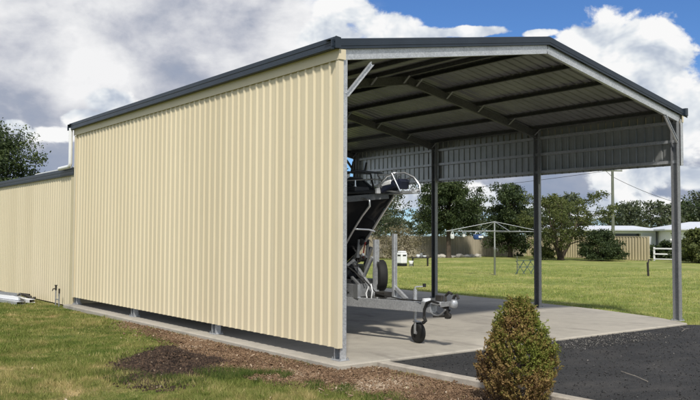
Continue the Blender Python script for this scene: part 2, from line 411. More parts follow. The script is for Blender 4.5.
class MB:
    """collects shapes into one mesh"""
    def __init__(self): self.v = []; self.f = []; self.smooth = []
    def add(self, vs, fs, smooth=False):
        b = len(self.v)
        self.v += [tuple(x) for x in vs]
        self.f += [tuple(i + b for i in f) for f in fs]
        self.smooth += [smooth] * len(fs)
        return self
    def box(self, lo, hi):
        x0, y0, z0 = lo; x1, y1, z1 = hi
        return self.add([(x0, y0, z0), (x1, y0, z0), (x1, y1, z0), (x0, y1, z0), (x0, y0, z1), (x1, y0, z1), (x1, y1, z1), (x0, y1, z1)],
                        [(3, 2, 1, 0), (4, 5, 6, 7), (0, 1, 5, 4), (1, 2, 6, 5), (2, 3, 7, 6), (3, 0, 4, 7)])
    def beam(self, a, b, w, h, up=(0, 0, 1)):
        a = Vector(a); b = Vector(b); d = (b - a).normalized(); up = Vector(up)
        s = d.cross(up)
        if s.length < 1e-4: s = d.cross(Vector((1, 0, 0)))
        s.normalize(); u = s.cross(d)
        vs = []
        for p in (a, b):
            for i, j in ((-1, -1), (1, -1), (1, 1), (-1, 1)):
                vs.append(p + s * (i * w / 2) + u * (j * h / 2))
        return self.add(vs, [(3, 2, 1, 0), (4, 5, 6, 7), (0, 1, 5, 4), (1, 2, 6, 5), (2, 3, 7, 6), (3, 0, 4, 7)])
    def channel(self, a, b, w, h, t=0.006, up=(0, 0, 1), side=1):
        """C-section: web of height h, flanges of width w towards 'side'"""
        a = Vector(a); b = Vector(b); d = (b - a).normalized(); up = Vector(up)
        s = d.cross(up).normalized() * side; u = up - d * up.dot(d); u.normalize()
        lip = min(0.02, w * 0.3)
        pr = [(0, -h / 2), (w, -h / 2), (w, -h / 2 + lip), (w - t, -h / 2 + lip), (w - t, -h / 2 + t), (t, -h / 2 + t),
              (t, h / 2 - t), (w - t, h / 2 - t), (w - t, h / 2 - lip), (w, h / 2 - lip), (w, h / 2), (0, h / 2)]
        return self.extrude([(s * x + u * y) for x, y in pr], a, b)
    def extrude(self, prof, a, b, cap=True):
        n = len(prof); vs = [Vector(a) + p for p in prof] + [Vector(b) + p for p in prof]
        fs = [(i, (i + 1) % n, n + (i + 1) % n, n + i) for i in range(n)]
        if cap: fs += [tuple(range(n - 1, -1, -1)), tuple(range(n, 2 * n))]
        return self.add(vs, fs)
    def tube(self, pts, r, n=8, cap=True):
        pts = [Vector(p) for p in pts]
        rs = r if hasattr(r, '__len__') else [r] * len(pts)
        vs = []; prev = None
        for i, p in enumerate(pts):
            d = (pts[min(i + 1, len(pts) - 1)] - pts[max(i - 1, 0)]).normalized()
            if prev is None:
                s = d.cross(Vector((0, 0, 1)))
                if s.length < 0.05: s = d.cross(Vector((1, 0, 0)))
            else: s = prev - d * prev.dot(d)
            s.normalize(); prev = s; u = d.cross(s)
            for k in range(n):
                a = 2 * math.pi * k / n
                vs.append(p + (s * math.cos(a) + u * math.sin(a)) * rs[i])
        fs = []
        for i in range(len(pts) - 1):
            for k in range(n):
                fs.append((i * n + k, i * n + (k + 1) % n, (i + 1) * n + (k + 1) % n, (i + 1) * n + k))
        if cap: fs += [tuple(range(n - 1, -1, -1)), tuple(range((len(pts) - 1) * n, len(pts) * n))]
        return self.add(vs, fs, True)
    def lathe(self, prof, center, axis=(0, 0, 1), n=24):
        """prof: (radius, height along axis)"""
        ax = Vector(axis).normalized(); s = ax.orthogonal().normalized(); u = ax.cross(s); c = Vector(center)
        vs = []
        for r, h in prof:
            for k in range(n):
                a = 2 * math.pi * k / n
                vs.append(c + ax * h + (s * math.cos(a) + u * math.sin(a)) * r)
        fs = []
        for i in range(len(prof) - 1):
            for k in range(n):
                fs.append((i * n + k, i * n + (k + 1) % n, (i + 1) * n + (k + 1) % n, (i + 1) * n + k))
        fs += [tuple(range(n - 1, -1, -1)), tuple(range((len(prof) - 1) * n, len(prof) * n))]
        return self.add(vs, fs, True)
    def build(self, name, m, parent=None, bevel=0.0, origin=None):
        me = bpy.data.meshes.new(name)
        off = Vector(origin) if origin is not None else Vector((0, 0, 0))
        if parent is not None and parent.type == 'EMPTY' and origin is None: off = Vector(parent.location)
        if parent is not None and parent.type != 'EMPTY' and parent.get('_off') is not None: off = Vector(parent['_off'])
        me.from_pydata([tuple(Vector(v) - off) for v in self.v], [], self.f)
        for p, s in zip(me.polygons, self.smooth): p.use_smooth = s
        bm = bmesh.new(); bm.from_mesh(me); bmesh.ops.recalc_face_normals(bm, faces=bm.faces); bm.to_mesh(me); bm.free()
        ms = m if isinstance(m, (list, tuple)) else [m]
        for x in ms: me.materials.append(x)
        o = bpy.data.objects.new(name, me); COL.objects.link(o)
        if parent is not None: o.parent = parent
        else: o.location = off
        OFFS[o.name] = off
        if bevel:
            b = o.modifiers.new('bevel', 'BEVEL'); b.width = bevel; b.segments = 2; b.limit_method = 'ANGLE'; b.angle_limit = math.radians(40)
        if any(self.smooth):
            try: o.data.set_sharp_from_angle(angle=math.radians(45))
            except Exception: pass
        return o


OFFS = {}


def sub(parent, mb, name, m, bevel=0.0):
    """a child of a mesh part, sharing its frame"""
    root = parent
    while root.parent: root = root.parent
    off = Vector(root.location)
    o = mb.build(name, m, None, bevel, origin=off)
    o.location = (0, 0, 0); o.parent = parent
    return o


def mesh_np(name, V, F, m, tint=None, smooth=False, parent=None):
    me = bpy.data.meshes.new(name)
    k = F.shape[1]
    me.vertices.add(len(V)); me.vertices.foreach_set('co', np.ascontiguousarray(V, dtype=np.float32).ravel())
    me.loops.add(F.size); me.loops.foreach_set('vertex_index', np.ascontiguousarray(F, dtype=np.int32).ravel())
    me.polygons.add(len(F))
    me.polygons.foreach_set('loop_start', np.arange(0, F.size, k, dtype=np.int32))
    me.polygons.foreach_set('loop_total', np.full(len(F), k, dtype=np.int32))
    me.update(calc_edges=True)
    if tint is not None:
        a = me.attributes.new('tint', 'FLOAT', 'POINT'); a.data.foreach_set('value', np.ascontiguousarray(tint, dtype=np.float32))
    if smooth: me.polygons.foreach_set('use_smooth', np.ones(len(F), dtype=bool))
    me.materials.append(m)
    me.validate()
    o = bpy.data.objects.new(name, me); COL.objects.link(o)
    if parent is not None: o.parent = parent
    return o


def unit(a): return a / (np.linalg.norm(a, axis=1, keepdims=True) + 1e-9)


def leaf_quads(C, size, normal_bias=None, aspect=0.5, drng=None):
    """one small diamond leaf per centre"""
    r = drng or rng
    n = len(C)
    a = unit(r.normal(size=(n, 3)))
    if normal_bias is not None: a = unit(a + normal_bias)
    b = unit(np.cross(a, r.normal(size=(n, 3))))
    s = (np.asarray(size) * r.uniform(0.7, 1.3, n))[:, None]
    V = np.empty((n, 4, 3))
    V[:, 0] = C - a * s; V[:, 1] = C + b * s * aspect; V[:, 2] = C + a * s; V[:, 3] = C - b * s * aspect
    return V.reshape(-1, 3), np.arange(n * 4).reshape(n, 4)


def vnoise(P, scale, seed=0):
    """smooth value noise on 3-D points"""
    q = np.asarray(P) * scale + seed * 17.13
    i = np.floor(q).astype(np.int64); f = q - i; f = f * f * (3 - 2 * f)
    def h(x, y, z):
        n = (x * 374761393 + y * 668265263 + z * 2147483647 + seed * 1274126177) & 0xffffffff
        n = ((n ^ (n >> 13)) * 1274126177) & 0xffffffff
        return ((n ^ (n >> 16)) & 0xffff) / 65535.0
    out = 0
    for dx in (0, 1):
        for dy in (0, 1):
            for dz in (0, 1):
                w = (f[:, 0] if dx else 1 - f[:, 0]) * (f[:, 1] if dy else 1 - f[:, 1]) * (f[:, 2] if dz else 1 - f[:, 2])
                out = out + w * h(i[:, 0] + dx, i[:, 1] + dy, i[:, 2] + dz)
    return out


def inpoly(P, poly):
    x, y = P[:, 0], P[:, 1]; ins = np.zeros(len(P), bool); n = len(poly)
    for i in range(n):
        x0, y0 = poly[i]; x1, y1 = poly[(i + 1) % n]
        c = ((y0 > y) != (y1 > y)) & (x < (x1 - x0) * (y - y0) / (y1 - y0 + 1e-12) + x0)
        ins ^= c
    return ins


CAMP = np.array([-6.6474, -8.8088])
GZ = -0.09                                    # level of the lawn; the slab top is 0

# ------------------------------------------------------------------ setting: ground
gr = MB(); N = 60
gr.add([(-700, -700, GZ), (900, -700, GZ), (900, 900, GZ), (-700, 900, GZ)], [(0, 1, 2, 3)])
tag(gr.build('lawn', M_LAWN), kind='structure')

SLAB = [(-0.27, -0.33), (8.45, -0.36), (9.0, 0.6), (9.55, 2.5), (9.82, 4.4), (10.12, 8.4), (10.25, 11.2), (-0.27, 11.0)]
sl = MB()
n = len(SLAB)
# rounded outer edge: a chamfer below the top
def ring(k, z):
    cx = sum(p[0] for p in SLAB) / n; cy = sum(p[1] for p in SLAB) / n
    out = []
    for x, y in SLAB:
        dx, dy = x - cx, y - cy; L = math.hypot(dx, dy)
        out.append((x - dx / L * k, y - dy / L * k, z))
    return out
r0, r1, r2 = ring(0, -0.4), ring(0, -0.018), ring(0.02, 0.0)
sl.add(r0 + r1 + r2, [(i, (i + 1) % n, n + (i + 1) % n, n + i) for i in range(n)] + [(n + i, n + (i + 1) % n, 2 * n + (i + 1) % n, 2 * n + i) for i in range(n)] + [tuple(range(2 * n, 3 * n))])
tag(sl.build('concrete_slab', M_CONC), kind='structure')

dr = MB()
DRIVE = [(0.48, -0.365), (8.45, -0.395), (9.2, -1.2), (13, -9), (14, -20), (0.6, -20), (0.5, -6)]
dr.add([(x, y, -0.03) for x, y in DRIVE] + [(x, y, -0.3) for x, y in DRIVE],
       [tuple(range(len(DRIVE)))] + [(i, (i + 1) % len(DRIVE), len(DRIVE) + (i + 1) % len(DRIVE), len(DRIVE) + i) for i in range(len(DRIVE))])
tag(dr.build('driveway', M_ASPH), kind='structure')

kb = MB()
kpts = [(0.335, -0.46), (0.36, -1.5), (0.385, -2.4), (0.43, -4.0), (0.47, -6.0), (0.5, -9.0), (0.5, -20)]
prof = [(0.0, -0.3), (0.0, -0.01), (0.02, 0.005), (0.135, 0.005), (0.155, -0.012), (0.155, -0.3)]
vs = []
for j, (x, y) in enumerate(kpts):
    for px, pz in prof: vs.append((x + px, y, pz))
m_ = len(prof); fs = []
for j in range(len(kpts) - 1):
    for k in range(m_ - 1): fs.append((j * m_ + k, j * m_ + k + 1, (j + 1) * m_ + k + 1, (j + 1) * m_ + k))
fs.append(tuple(range(m_)))
kb.add(vs, fs)
# rounded end next to the slab
kb.add([(0.335, -0.46, -0.01), (0.345, -0.395, -0.012), (0.40, -0.365, -0.012), (0.47, -0.372, -0.012), (0.49, -0.46, -0.012),
        (0.335, -0.46, -0.3), (0.345, -0.395, -0.3), (0.40, -0.365, -0.3), (0.47, -0.372, -0.3), (0.49, -0.46, -0.3)],
       [(0, 1, 2, 3, 4), (0, 1, 6, 5), (1, 2, 7, 6), (2, 3, 8, 7), (3, 4, 9, 8)])
tag(kb.build('concrete_kerb', M_KERB), kind='structure')

BED = [(-0.26, 7.2), (-0.48, 6.2), (-0.62, 4.9), (-0.75, 3.8), (-1.1, 2.2), (-1.45, 0.7), (-1.55, -0.2), (-1.2, -0.8), (-0.95, -1.4), (-0.85, -2.2), (-0.7, -3.0), (-0.9, -4.5), (-1.0, -8), (0.5, -8), (0.34, -0.4), (0.2, -0.3), (-0.26, -0.3)]
bd = MB(); bd.add([(x, y, GZ + 0.014) for x, y in BED], [tuple(range(len(BED)))])
tag(bd.build('mulch_bed', M_BED), kind='structure')

# bark chips lying on the bed
def chips(name, C, size, m, tint, flat=0.45, wr=(0.25, 0.6), th=0.16):
    n = len(C)
    yaw = rng.uniform(0, 2 * np.pi, n); pit = rng.normal(0, flat, n); rol = rng.normal(0, flat, n)
    L = size * rng.uniform(0.5, 1.6, n); W = L * rng.uniform(wr[0], wr[1], n); T = L * th
    ax = np.stack([np.cos(yaw) * np.cos(pit), np.sin(yaw) * np.cos(pit), np.sin(pit)], 1)
    sd = np.stack([-np.sin(yaw) * np.cos(rol), np.cos(yaw) * np.cos(rol), np.sin(rol)], 1)
    up = np.cross(ax, sd)
    V = np.empty((n, 8, 3)); k = 0
    for c in (-1, 1):
        for a, b in ((-1, -1), (1, -0.8), (0.9, 1), (-1.1, 0.7)):
            V[:, k] = C + ax * (a * L / 2)[:, None] + sd * (b * W / 2)[:, None] + up * (c * T / 2)[:, None]; k += 1
    fb = np.array([(3, 2, 1, 0), (4, 5, 6, 7), (0, 1, 5, 4), (1, 2, 6, 5), (2, 3, 7, 6), (3, 0, 4, 7)])
    F = (np.arange(n)[:, None, None] * 8 + fb[None]).reshape(-1, 4)
    return mesh_np(name, V.reshape(-1, 3), F, m, np.repeat(tint, 8))


def scatter(poly, n, zlo, zhi, ragged=0.0):
    p = np.array(poly); lo = p.min(0); hi = p.max(0)
    P = rng.uniform(lo, hi, (n, 2))
    keep = inpoly(P + rng.normal(0, ragged, P.shape) if ragged else P, poly)
    P = P[keep]
    return np.column_stack([P, rng.uniform(zlo, zhi, len(P))])


C = scatter([p for p in BED], 110000, GZ + 0.015, GZ + 0.035, 0.16)
C = C[~inpoly(C, SLAB) & (C[:, 1] > -4.2) & (C[:, 0] < 0.33)]
tn = np.clip(vnoise(C, 1.6, 3) * 0.6 + vnoise(C, 7.0, 4) * 0.3 - 0.12 + rng.uniform(0, 0.42, len(C)) + (rng.uniform(0, 1, len(C)) > 0.97) * 0.4, 0, 1)
tag(chips('bark_mulch', C, 0.026, M_CHIP, tn), kind='stuff')

# mound of dark soil
dm = empty('soil_mound', (-1.75, 1.55, GZ), 'low mound of dark crumbly soil on the lawn beside the cream wall', 'soil mound')
gx, gy = np.meshgrid(np.linspace(-1.8, 1.8, 70), np.linspace(-1.8, 1.8, 70), indexing='ij')
ca, sa = math.cos(math.radians(62)), math.sin(math.radians(62))
uu = gx * ca + gy * sa; vv = -gx * sa + gy * ca
rr = np.sqrt((uu / 1.55) ** 2 + (vv / 0.72) ** 2)
P3 = np.stack([gx, gy, gx * 0], -1).reshape(-1, 3)
nz = vnoise(P3, 2.3, 5).reshape(gx.shape); nz2 = vnoise(P3, 7.5, 6).reshape(gx.shape)
H = np.clip(1 - rr + (nz - 0.5) * 0.7, 0, None) ** 0.8 * 0.085 * (0.45 + 1.1 * nz2) - 0.010
V = np.stack([gx, gy, H], -1).reshape(-1, 3)
idx = np.arange(70 * 70).reshape(70, 70)
F = np.stack([idx[:-1, :-1], idx[1:, :-1], idx[1:, 1:], idx[:-1, 1:]], -1).reshape(-1, 4)
mesh_np('soil', V, F, M_SOIL, None, True, dm)
P = rng.uniform(-1.8, 1.8, (34000, 2))
i0 = np.clip(((P[:, 0] + 1.8) / 3.6 * 69).round().astype(int), 0, 69); j0 = np.clip(((P[:, 1] + 1.8) / 3.6 * 69).round().astype(int), 0, 69)
hz = np.maximum(H[i0, j0], 0.0); rp = np.sqrt(((P[:, 0] * ca + P[:, 1] * sa) / 1.55) ** 2 + ((-P[:, 0] * sa + P[:, 1] * ca) / 0.72) ** 2)
kk = (H[i0, j0] > -0.004) | (rng.uniform(0, 1, len(P)) < np.clip(1.35 - rp, 0, .35))
Cc = np.column_stack([P[kk], hz[kk] + 0.006])
cr = chips('crumbs', Cc, 0.026, M_CRUMB, np.clip(rng.uniform(0, 0.9, len(Cc)) + (rng.uniform(0, 1, len(Cc)) > 0.97) * 0.5, 0, 1), 0.9, (.6, 1), .6)
cr['kind'] = 'stuff'; cr.parent = dm

# larger lumps and bark pieces among the fines
q2 = rng.uniform(-1.5, 1.5, (1500, 2)); i0 = ((q2[:, 0] + 1.8) / 3.6 * 69).round().astype(int); j0 = ((q2[:, 1] + 1.8) / 3.6 * 69).round().astype(int)
hz = H[i0, j0]; kk = hz > 0.0
cl_ = chips('clods', np.column_stack([q2[kk], hz[kk] + .01]), 0.035, M_CRUMB, rng.uniform(0, .75, kk.sum()), 1.2, (.6, 1), .65); cl_['kind'] = 'stuff'; cl_.parent = dm
C = scatter([p for p in BED], 1800, GZ + 0.025, GZ + 0.045, 0.25)
C = C[~inpoly(C, SLAB) & (C[:, 1] > -4.2) & (C[:, 0] < 0.33)]
tag(chips('bark_pieces', C, 0.044, M_CHIP, np.clip(rng.beta(2, 2.5, len(C)) + .05, 0, 1), 0.5), kind='stuff')
# loose stones on the driveway
C = scatter([(0.55, -0.45), (8.4, -0.45), (9.1, -1.2), (12, -8), (0.6, -8)], 9000, -0.028, -0.018)
C2 = scatter([(3.4, -0.45), (6.3, -0.42), (6.6, -1.0), (5.2, -1.3), (3.6, -1.0)], 2600, -0.026, -0.016, 0.18)
C2 = C2[C2[:, 1] < -0.4]
tn = np.concatenate([np.clip(rng.beta(2, 3, len(C)) + (rng.uniform(0, 1, len(C)) > 0.985) * 0.45, 0, 1), rng.uniform(0.5, 1.0, len(C2))])
tag(chips('loose_gravel', np.vstack([C, C2]), 0.013, M_STONE, tn, 0.8, (.6, 1), .5), kind='stuff')

# ------------------------------------------------------------------ grass blades
BEDX = [(x - 0.03, y) for x, y in BED]
def blades(name, lo, hi, dens, hgt, wid, bare):
    area = (hi[0] - lo[0]) * (hi[1] - lo[1])
    P = rng.uniform(lo, hi, (int(area * dens), 2))
    d = np.hypot(P[:, 0] - CAMP[0], P[:, 1] - CAMP[1])
    P3 = np.column_stack([P, np.zeros(len(P))])
    fw = (P[:, 0] - CAMP[0]) * 0.611 + (P[:, 1] - CAMP[1]) * 0.79; sd = (P[:, 0] - CAMP[0]) * 0.791 - (P[:, 1] - CAMP[1]) * 0.612
    keep = (fw > 6.5) & (np.abs(sd) < fw * 0.62 + 1.0)
    keep &= rng.uniform(0, 1, len(P)) < np.clip((hgt[1] / d) ** 2, 0.02, 1)
    keep &= bare(P, P3)
    P = P[keep]; P3 = P3[keep]; d = d[keep]; n = len(P)
    cl = vnoise(P3, 1.1, 9); cl2 = vnoise(P3, 5.0, 10)
    h = hgt[0] * rng.uniform(0.5, 1.6, n) * (0.4 + 2.1 * cl * cl2)
    w = wid * rng.uniform(0.7, 1.4, n) * np.clip(d / 9.0, 1, 3.0)
    yaw = rng.uniform(0, 2 * np.pi, n); lean = rng.normal(0, 0.55, n); ly = rng.uniform(0, 2 * np.pi, n)
    b = np.column_stack([P, np.full(n, GZ)])
    s = np.column_stack([np.cos(yaw), np.sin(yaw), np.zeros(n)]) * (w / 2)[:, None]
    tip = b + np.column_stack([np.cos(ly) * np.abs(lean) * h, np.sin(ly) * np.abs(lean) * h, h])
    V = np.empty((n, 3, 3)); V[:, 0] = b - s; V[:, 1] = b + s; V[:, 2] = tip
    t = np.clip(0.15 + 0.45 * cl2 + rng.uniform(-0.2, 0.45, n), 0, 1)
    o = mesh_np(name, V.reshape(-1, 3), np.arange(3 * n).reshape(n, 3), M_BLADE, np.repeat(t, 3))
    return tag(o, kind='stuff')


def bare_near(P, P3):
    inb = inpoly(P + rng.normal(0, 0.10, P.shape), BEDX)
    k = ~inb | (rng.uniform(0, 1, len(P)) < 0.02)
    k &= ~inpoly(P, SLAB)
    k &= P[:, 0] < 0.3
    k &= ~((P[:, 0] > -0.2) & (P[:, 1] > -0.4))
    q = P - np.array([-1.75, 1.55]); u = q[:, 0] * ca + q[:, 1] * sa; v = -q[:, 0] * sa + q[:, 1] * ca
    rm = np.sqrt((u / 1.55) ** 2 + (v / 0.72) ** 2)
    k &= (rm > 0.62 + 0.6 * vnoise(P3, 2.6, 77) - rng.uniform(0, 0.3, len(P))) | (rng.uniform(0, 1, len(P)) < 0.02)
    # thin, worn patches
    th = vnoise(P3, 0.8, 21)
    k &= rng.uniform(0, 1, len(P)) < np.clip(1.45 - 1.1 * th, 0.2, 1)
    return k


def bare_far(P, P3):
    k = ~inpoly(P, [(x + (0.03 if x > 0 else 0), y) for x, y in SLAB]) & ~inpoly(P, DRIVE)
    k &= (P[:, 0] > 8.3) | (P[:, 1] > 11.2)
    return k


blades('lawn_grass', (-9.0, -4.5), (0.3, 17.0), 5200, (0.038, 9.5), 0.0065, bare_near)
blades('back_lawn_grass', (8.2, -3.0), (34.0, 32.0), 900, (0.040, 14.5), 0.006, bare_far)

# tufts of longer green grass round the mound and along the bed
def tuft_patch(name, cx, cy, rx, ry, n, h):
    a = rng.uniform(0, 2 * np.pi, n); r = np.sqrt(rng.uniform(0, 1, n))
    P = np.column_stack([cx + np.cos(a) * r * rx, cy + np.sin(a) * r * ry])
    P = P[vnoise(np.column_stack([P, np.zeros(n)]), 4.5, 31) > 0.42]; n = len(P)
    hh = h * rng.uniform(0.4, 1.3, n); w = 0.007
    yaw = rng.uniform(0, 2 * np.pi, n); ly = rng.uniform(0, 2 * np.pi, n); le = np.abs(rng.normal(0, 0.6, n))
    b = np.column_stack([P, np.full(n, GZ)])
    s = np.column_stack([np.cos(yaw), np.sin(yaw), np.zeros(n)]) * w / 2
    tip = b + np.column_stack([np.cos(ly) * le * hh, np.sin(ly) * le * hh, hh])
    V = np.empty((n, 3, 3)); V[:, 0] = b - s; V[:, 1] = b + s; V[:, 2] = tip
    return V.reshape(-1, 3)


M_TUFT = tint_mat('tuft_blade', [(0.0, (0.035, 0.065, 0.012)), (0.6, (0.075, 0.12, 0.022)), (1.0, (0.17, 0.19, 0.05))], 0.7, 0.3)
Vt = np.vstack([tuft_patch('t', *a) for a in [(-2.0, 0.35, 0.75, 0.4, 5200, 0.085), (-1.35, -0.15, 0.4, 0.3, 3200, 0.09), (-2.75, 1.0, 0.35, 0.6, 1800, 0.07),
    (-1.05, -1.2, 0.25, 0.4, 2200, 0.07), (-0.9, -2.2, 0.3, 0.6, 2600, 0.06), (-1.2, 6.0, 0.4, 0.9, 900, 0.05), (-1.4, 0.1, 0.2, 0.15, 600, 0.08)]])
nt = len(Vt) // 3
tag(mesh_np('grass_tufts', Vt, np.arange(3 * nt).reshape(nt, 3), M_TUFT, np.repeat(rng.uniform(0, 1, nt), 3)), kind='stuff')
# ------------------------------------------------------------------ the carport shed
W, L, XR = 8.72, 10.82, 4.47
FR = [0.0, 3.6, 7.2, 10.78]


ZL, ZA, ZR = 4.195, 4.93, 4.12
KL, KR = (ZA - ZL) / XR, (ZA - ZR) / (W - XR)


def zb(x):
    """underside of the rafters"""
    return ZL + KL * x if x <= XR else ZR + KR * (W - x)


def sheet(u0, du, length, v, nrm, period=0.2, h=0.029, thick=0.0025, rib=(0.134, 0.15, 0.174, 0.19)):
    """trapezoidal ribbed sheet: runs along du for length, spans vector v, ribs stand out along nrm"""
    u0 = Vector(u0); du = Vector(du).normalized(); v = Vector(v); nrm = Vector(nrm).normalized()
    pr = []
    k = 0
    while k * period < length:
        b = k * period
        for t, hh in ((0, 0), (rib[0] * 0.36, 0), (rib[0] * 0.5, 0.0018), (rib[0] * 0.64, 0), (rib[0], 0), (rib[1], h), (rib[2], h), (rib[3], 0)):
            if b + t <= length: pr.append((b + t, hh))
        k += 1
    pr.append((length, pr[-1][1]))
    vs = []; n = len(pr)
    for off in (0, -thick):
        for vv in (Vector((0, 0, 0)), v):
            vs += [u0 + du * t + nrm * (hh + off) + vv for t, hh in pr]
    fo = [(i, i + 1, n + i + 1, n + i) for i in range(n - 1)]
    fi = [(2 * n + i + 1, 2 * n + i, 3 * n + i, 3 * n + i + 1) for i in range(n - 1)]
    ed = [(i + 1, i, 2 * n + i, 2 * n + i + 1) for i in range(n - 1)] + [(n + i, n + i + 1, 3 * n + i + 1, 3 * n + i) for i in range(n - 1)]
    ed += [(0, n, 3 * n, 2 * n), (2 * n - 1, n - 1, 3 * n - 1, 4 * n - 1)]
    return vs, fo, fi + ed


def sheet_obj(name, parent, args, m_out, m_in, extra=None):
    b = MB(); no = 0
    me_out = []
    for a in args:
        vs, fo, fi = sheet(*a[0], **a[1])
        b.add(vs, fo); me_out += [0] * len(fo)
        b.add(vs, fi); me_out += [1] * len(fi)
    if extra:
        k = len(b.f); extra(b); me_out += [0] * (len(b.f) - k)
    me = bpy.data.meshes.new(name)
    off = Vector(parent.location)
    me.from_pydata([tuple(Vector(v) - off) for v in b.v], [], b.f)
    me.materials.append(m_out); me.materials.append(m_in)
    me.polygons.foreach_set('material_index', me_out)
    bm = bmesh.new(); bm.from_mesh(me); bmesh.ops.remove_doubles(bm, verts=bm.verts, dist=1e-5)
    bmesh.ops.recalc_face_normals(bm, faces=bm.faces); bm.to_mesh(me); bm.free()
    o = bpy.data.objects.new(name, me); COL.objects.link(o); o.parent = parent
    return o


shed = empty('carport_shed', (W / 2, L / 2, 0), 'big open fronted gable shed with ribbed cream wall and slate blue trim over the boat', 'shed')

# left wall sheeting, with screw heads in rows
WX = -0.095
def screws(b):
    for z in (0.32, 1.25, 2.2, 3.15, 4.02):
        y = 0.06
        while y < L:
            b.lathe([(0.006, -0.004), (0.006, 0.002), (0.004, 0.003)], (WX - 0.002, y + 0.06, z), (-1, 0, 0), 6)
            y += 0.2 if z < 0.5 or z > 4 else 0.4
sheet_obj('wall_cladding', shed, [(((WX, -0.02, 0.185), (0, 1, 0), L - 0.0, (0, 0, 4.03), (-1, 0, 0)), dict(h=0.022, rib=(0.116, 0.142, 0.166, 0.192)))], M_CREAM, M_INNER, screws)
b = MB()
XO = WX - 0.027
b.box((XO, -0.105, 0.18), (XO + 0.004, -0.03, 4.20)); b.box((XO + 0.004, -0.105, 0.18), (-0.04, -0.101, 4.20)); b.box((XO, -0.03, 0.18), (WX + 0.02, -0.026, 4.20))
cf = b.build('corner_flashing', M_CREAM_FLAT, shed)
b = MB()
b.box((XO, L - 0.12, 0.18), (XO + 0.004, L + 0.02, 4.17)); b.box((XO + 0.004, L + 0.016, 0.18), (-0.0, L + 0.02, 4.17))
b.build('corner_flashing', M_CREAM_FLAT, shed)
# fascia boards under the gutters, with a folded return at the front
for s in (0, 1):
    fx = (lambda x: x) if s == 0 else (lambda x: W - x)
    dz = -0.07 * s
    def bx(b, x0, x1, y0, y1, z0, z1):
        z0 += dz; z1 += dz
        xa, xb = sorted((fx(x0), fx(x1))); b.box((xa, y0, z0), (xb, y1, z1))
    b = MB()
    bx(b, XO - 0.008, XO - 0.002, -0.115, L + 0.06, 4.178, 4.37)
    bx(b, XO - 0.008, -0.012 if s == 0 else XO + .04, -0.121, -0.1155, 4.180, 4.325)
    b.build('fascia', M_CREAM_FLAT, shed)
    # square-line gutter
    b = MB(); gx = XO - 0.010
    pr = [(0, 4.327), (-0.090, 4.317), (-0.096, 4.324), (-0.096, 4.367), (-0.090, 4.374), (-0.090, 4.404), (-0.097, 4.410), (-0.097, 4.472), (-0.086, 4.479),
          (-0.078, 4.472), (-0.084, 4.468), (-0.084, 4.334), (-0.004, 4.340), (-0.004, 4.472), (0, 4.472)]
    b.extrude([Vector((fx(gx + x), 0, z + dz)) for x, z in pr], Vector((0, -0.16, 0)), Vector((0, L + 0.10, 0)))
    b.extrude([Vector((fx(gx + x), 0, z + dz)) for x, z in [(0, 4.324), (-0.093, 4.314), (-0.099, 4.317), (-0.099, 4.474), (-0.088, 4.483), (0, 4.472)]], Vector((0, -0.166, 0)), Vector((0, -0.16, 0)))
    b.extrude([Vector((fx(gx + x), 0, z + dz)) for x, z in [(0, 4.324), (-0.093, 4.314), (-0.099, 4.317), (-0.099, 4.474), (-0.088, 4.483), (0, 4.472)]], Vector((0, L + 0.10, 0)), Vector((0, L + 0.106, 0)))
    b.build('gutter', M_BLUE, shed)

# roof sheets, ridge cap and barge capping
def slope_vec(x0, x1): return (x1 - x0, 0, zb(x1) - zb(x0))
nl = Vector((-KL, 0, 1)).normalized(); nr = Vector((KR, 0, 1)).normalized()
LO = (-0.19, 0, zb(0) + 0.245 - 0.19 * KL); RO = (W + 0.19, 0, zb(W) + 0.245 - 0.19 * KR)
TOP = zb(XR) + 0.245
sheet_obj('roof_sheet', shed, [(((LO[0], -0.10, LO[2]), (0, 1, 0), L + 0.19, (XR - LO[0] - 0.01, 0, TOP - LO[2]), nl), {})], M_ROOF, M_ROOFIN)
sheet_obj('roof_sheet', shed, [(((RO[0], -0.10, RO[2]), (0, 1, 0), L + 0.19, (XR - RO[0] + 0.01, 0, TOP - RO[2]), nr), {})], M_ROOF, M_ROOFIN)
b = MB()
for sgn, k in ((-1, KL), (1, KR)):
    b.extrude([Vector((sgn * 0.0, 0, 0.05)), Vector((sgn * 0.18, 0, 0.05 - 0.18 * k)), Vector((sgn * 0.185, 0, 0.035 - 0.18 * k)), Vector((0, 0, 0.045))], Vector((XR, -0.12, TOP)), Vector((XR, L + 0.12, TOP)))
b.build('ridge_cap', M_BLUE, shed)
for yy, sg in ((-0.128, 1), (L + 0.128, -1)):
    for xa, xb_ in ((-0.272, XR), (XR, W + 0.272)):
        b = MB()
        k = (KL) if xb_ <= XR + 0.01 else -KR
        za = zb(XR) - (XR - xa) * k if k > 0 else zb(XR); zc = zb(XR) if k > 0 else zb(XR) + (xb_ - XR) * k
        pr = [(0.0, 0.148), (0.0, 0.185), (0.006, 0.189), (0.006, 0.236), (0.0, 0.240), (0.0, 0.285), (-0.008, 0.293), (-0.03, 0.299), (-0.17, 0.297), (-0.17, 0.287), (-0.035, 0.287), (-0.012, 0.279), (-0.012, 0.148)]
        b.extrude([Vector((0, -p * sg, z)) for p, z in pr], Vector((xa, yy, za)), Vector((xb_, yy, zc)))
        b.build('barge_capping', M_BLUE, shed)

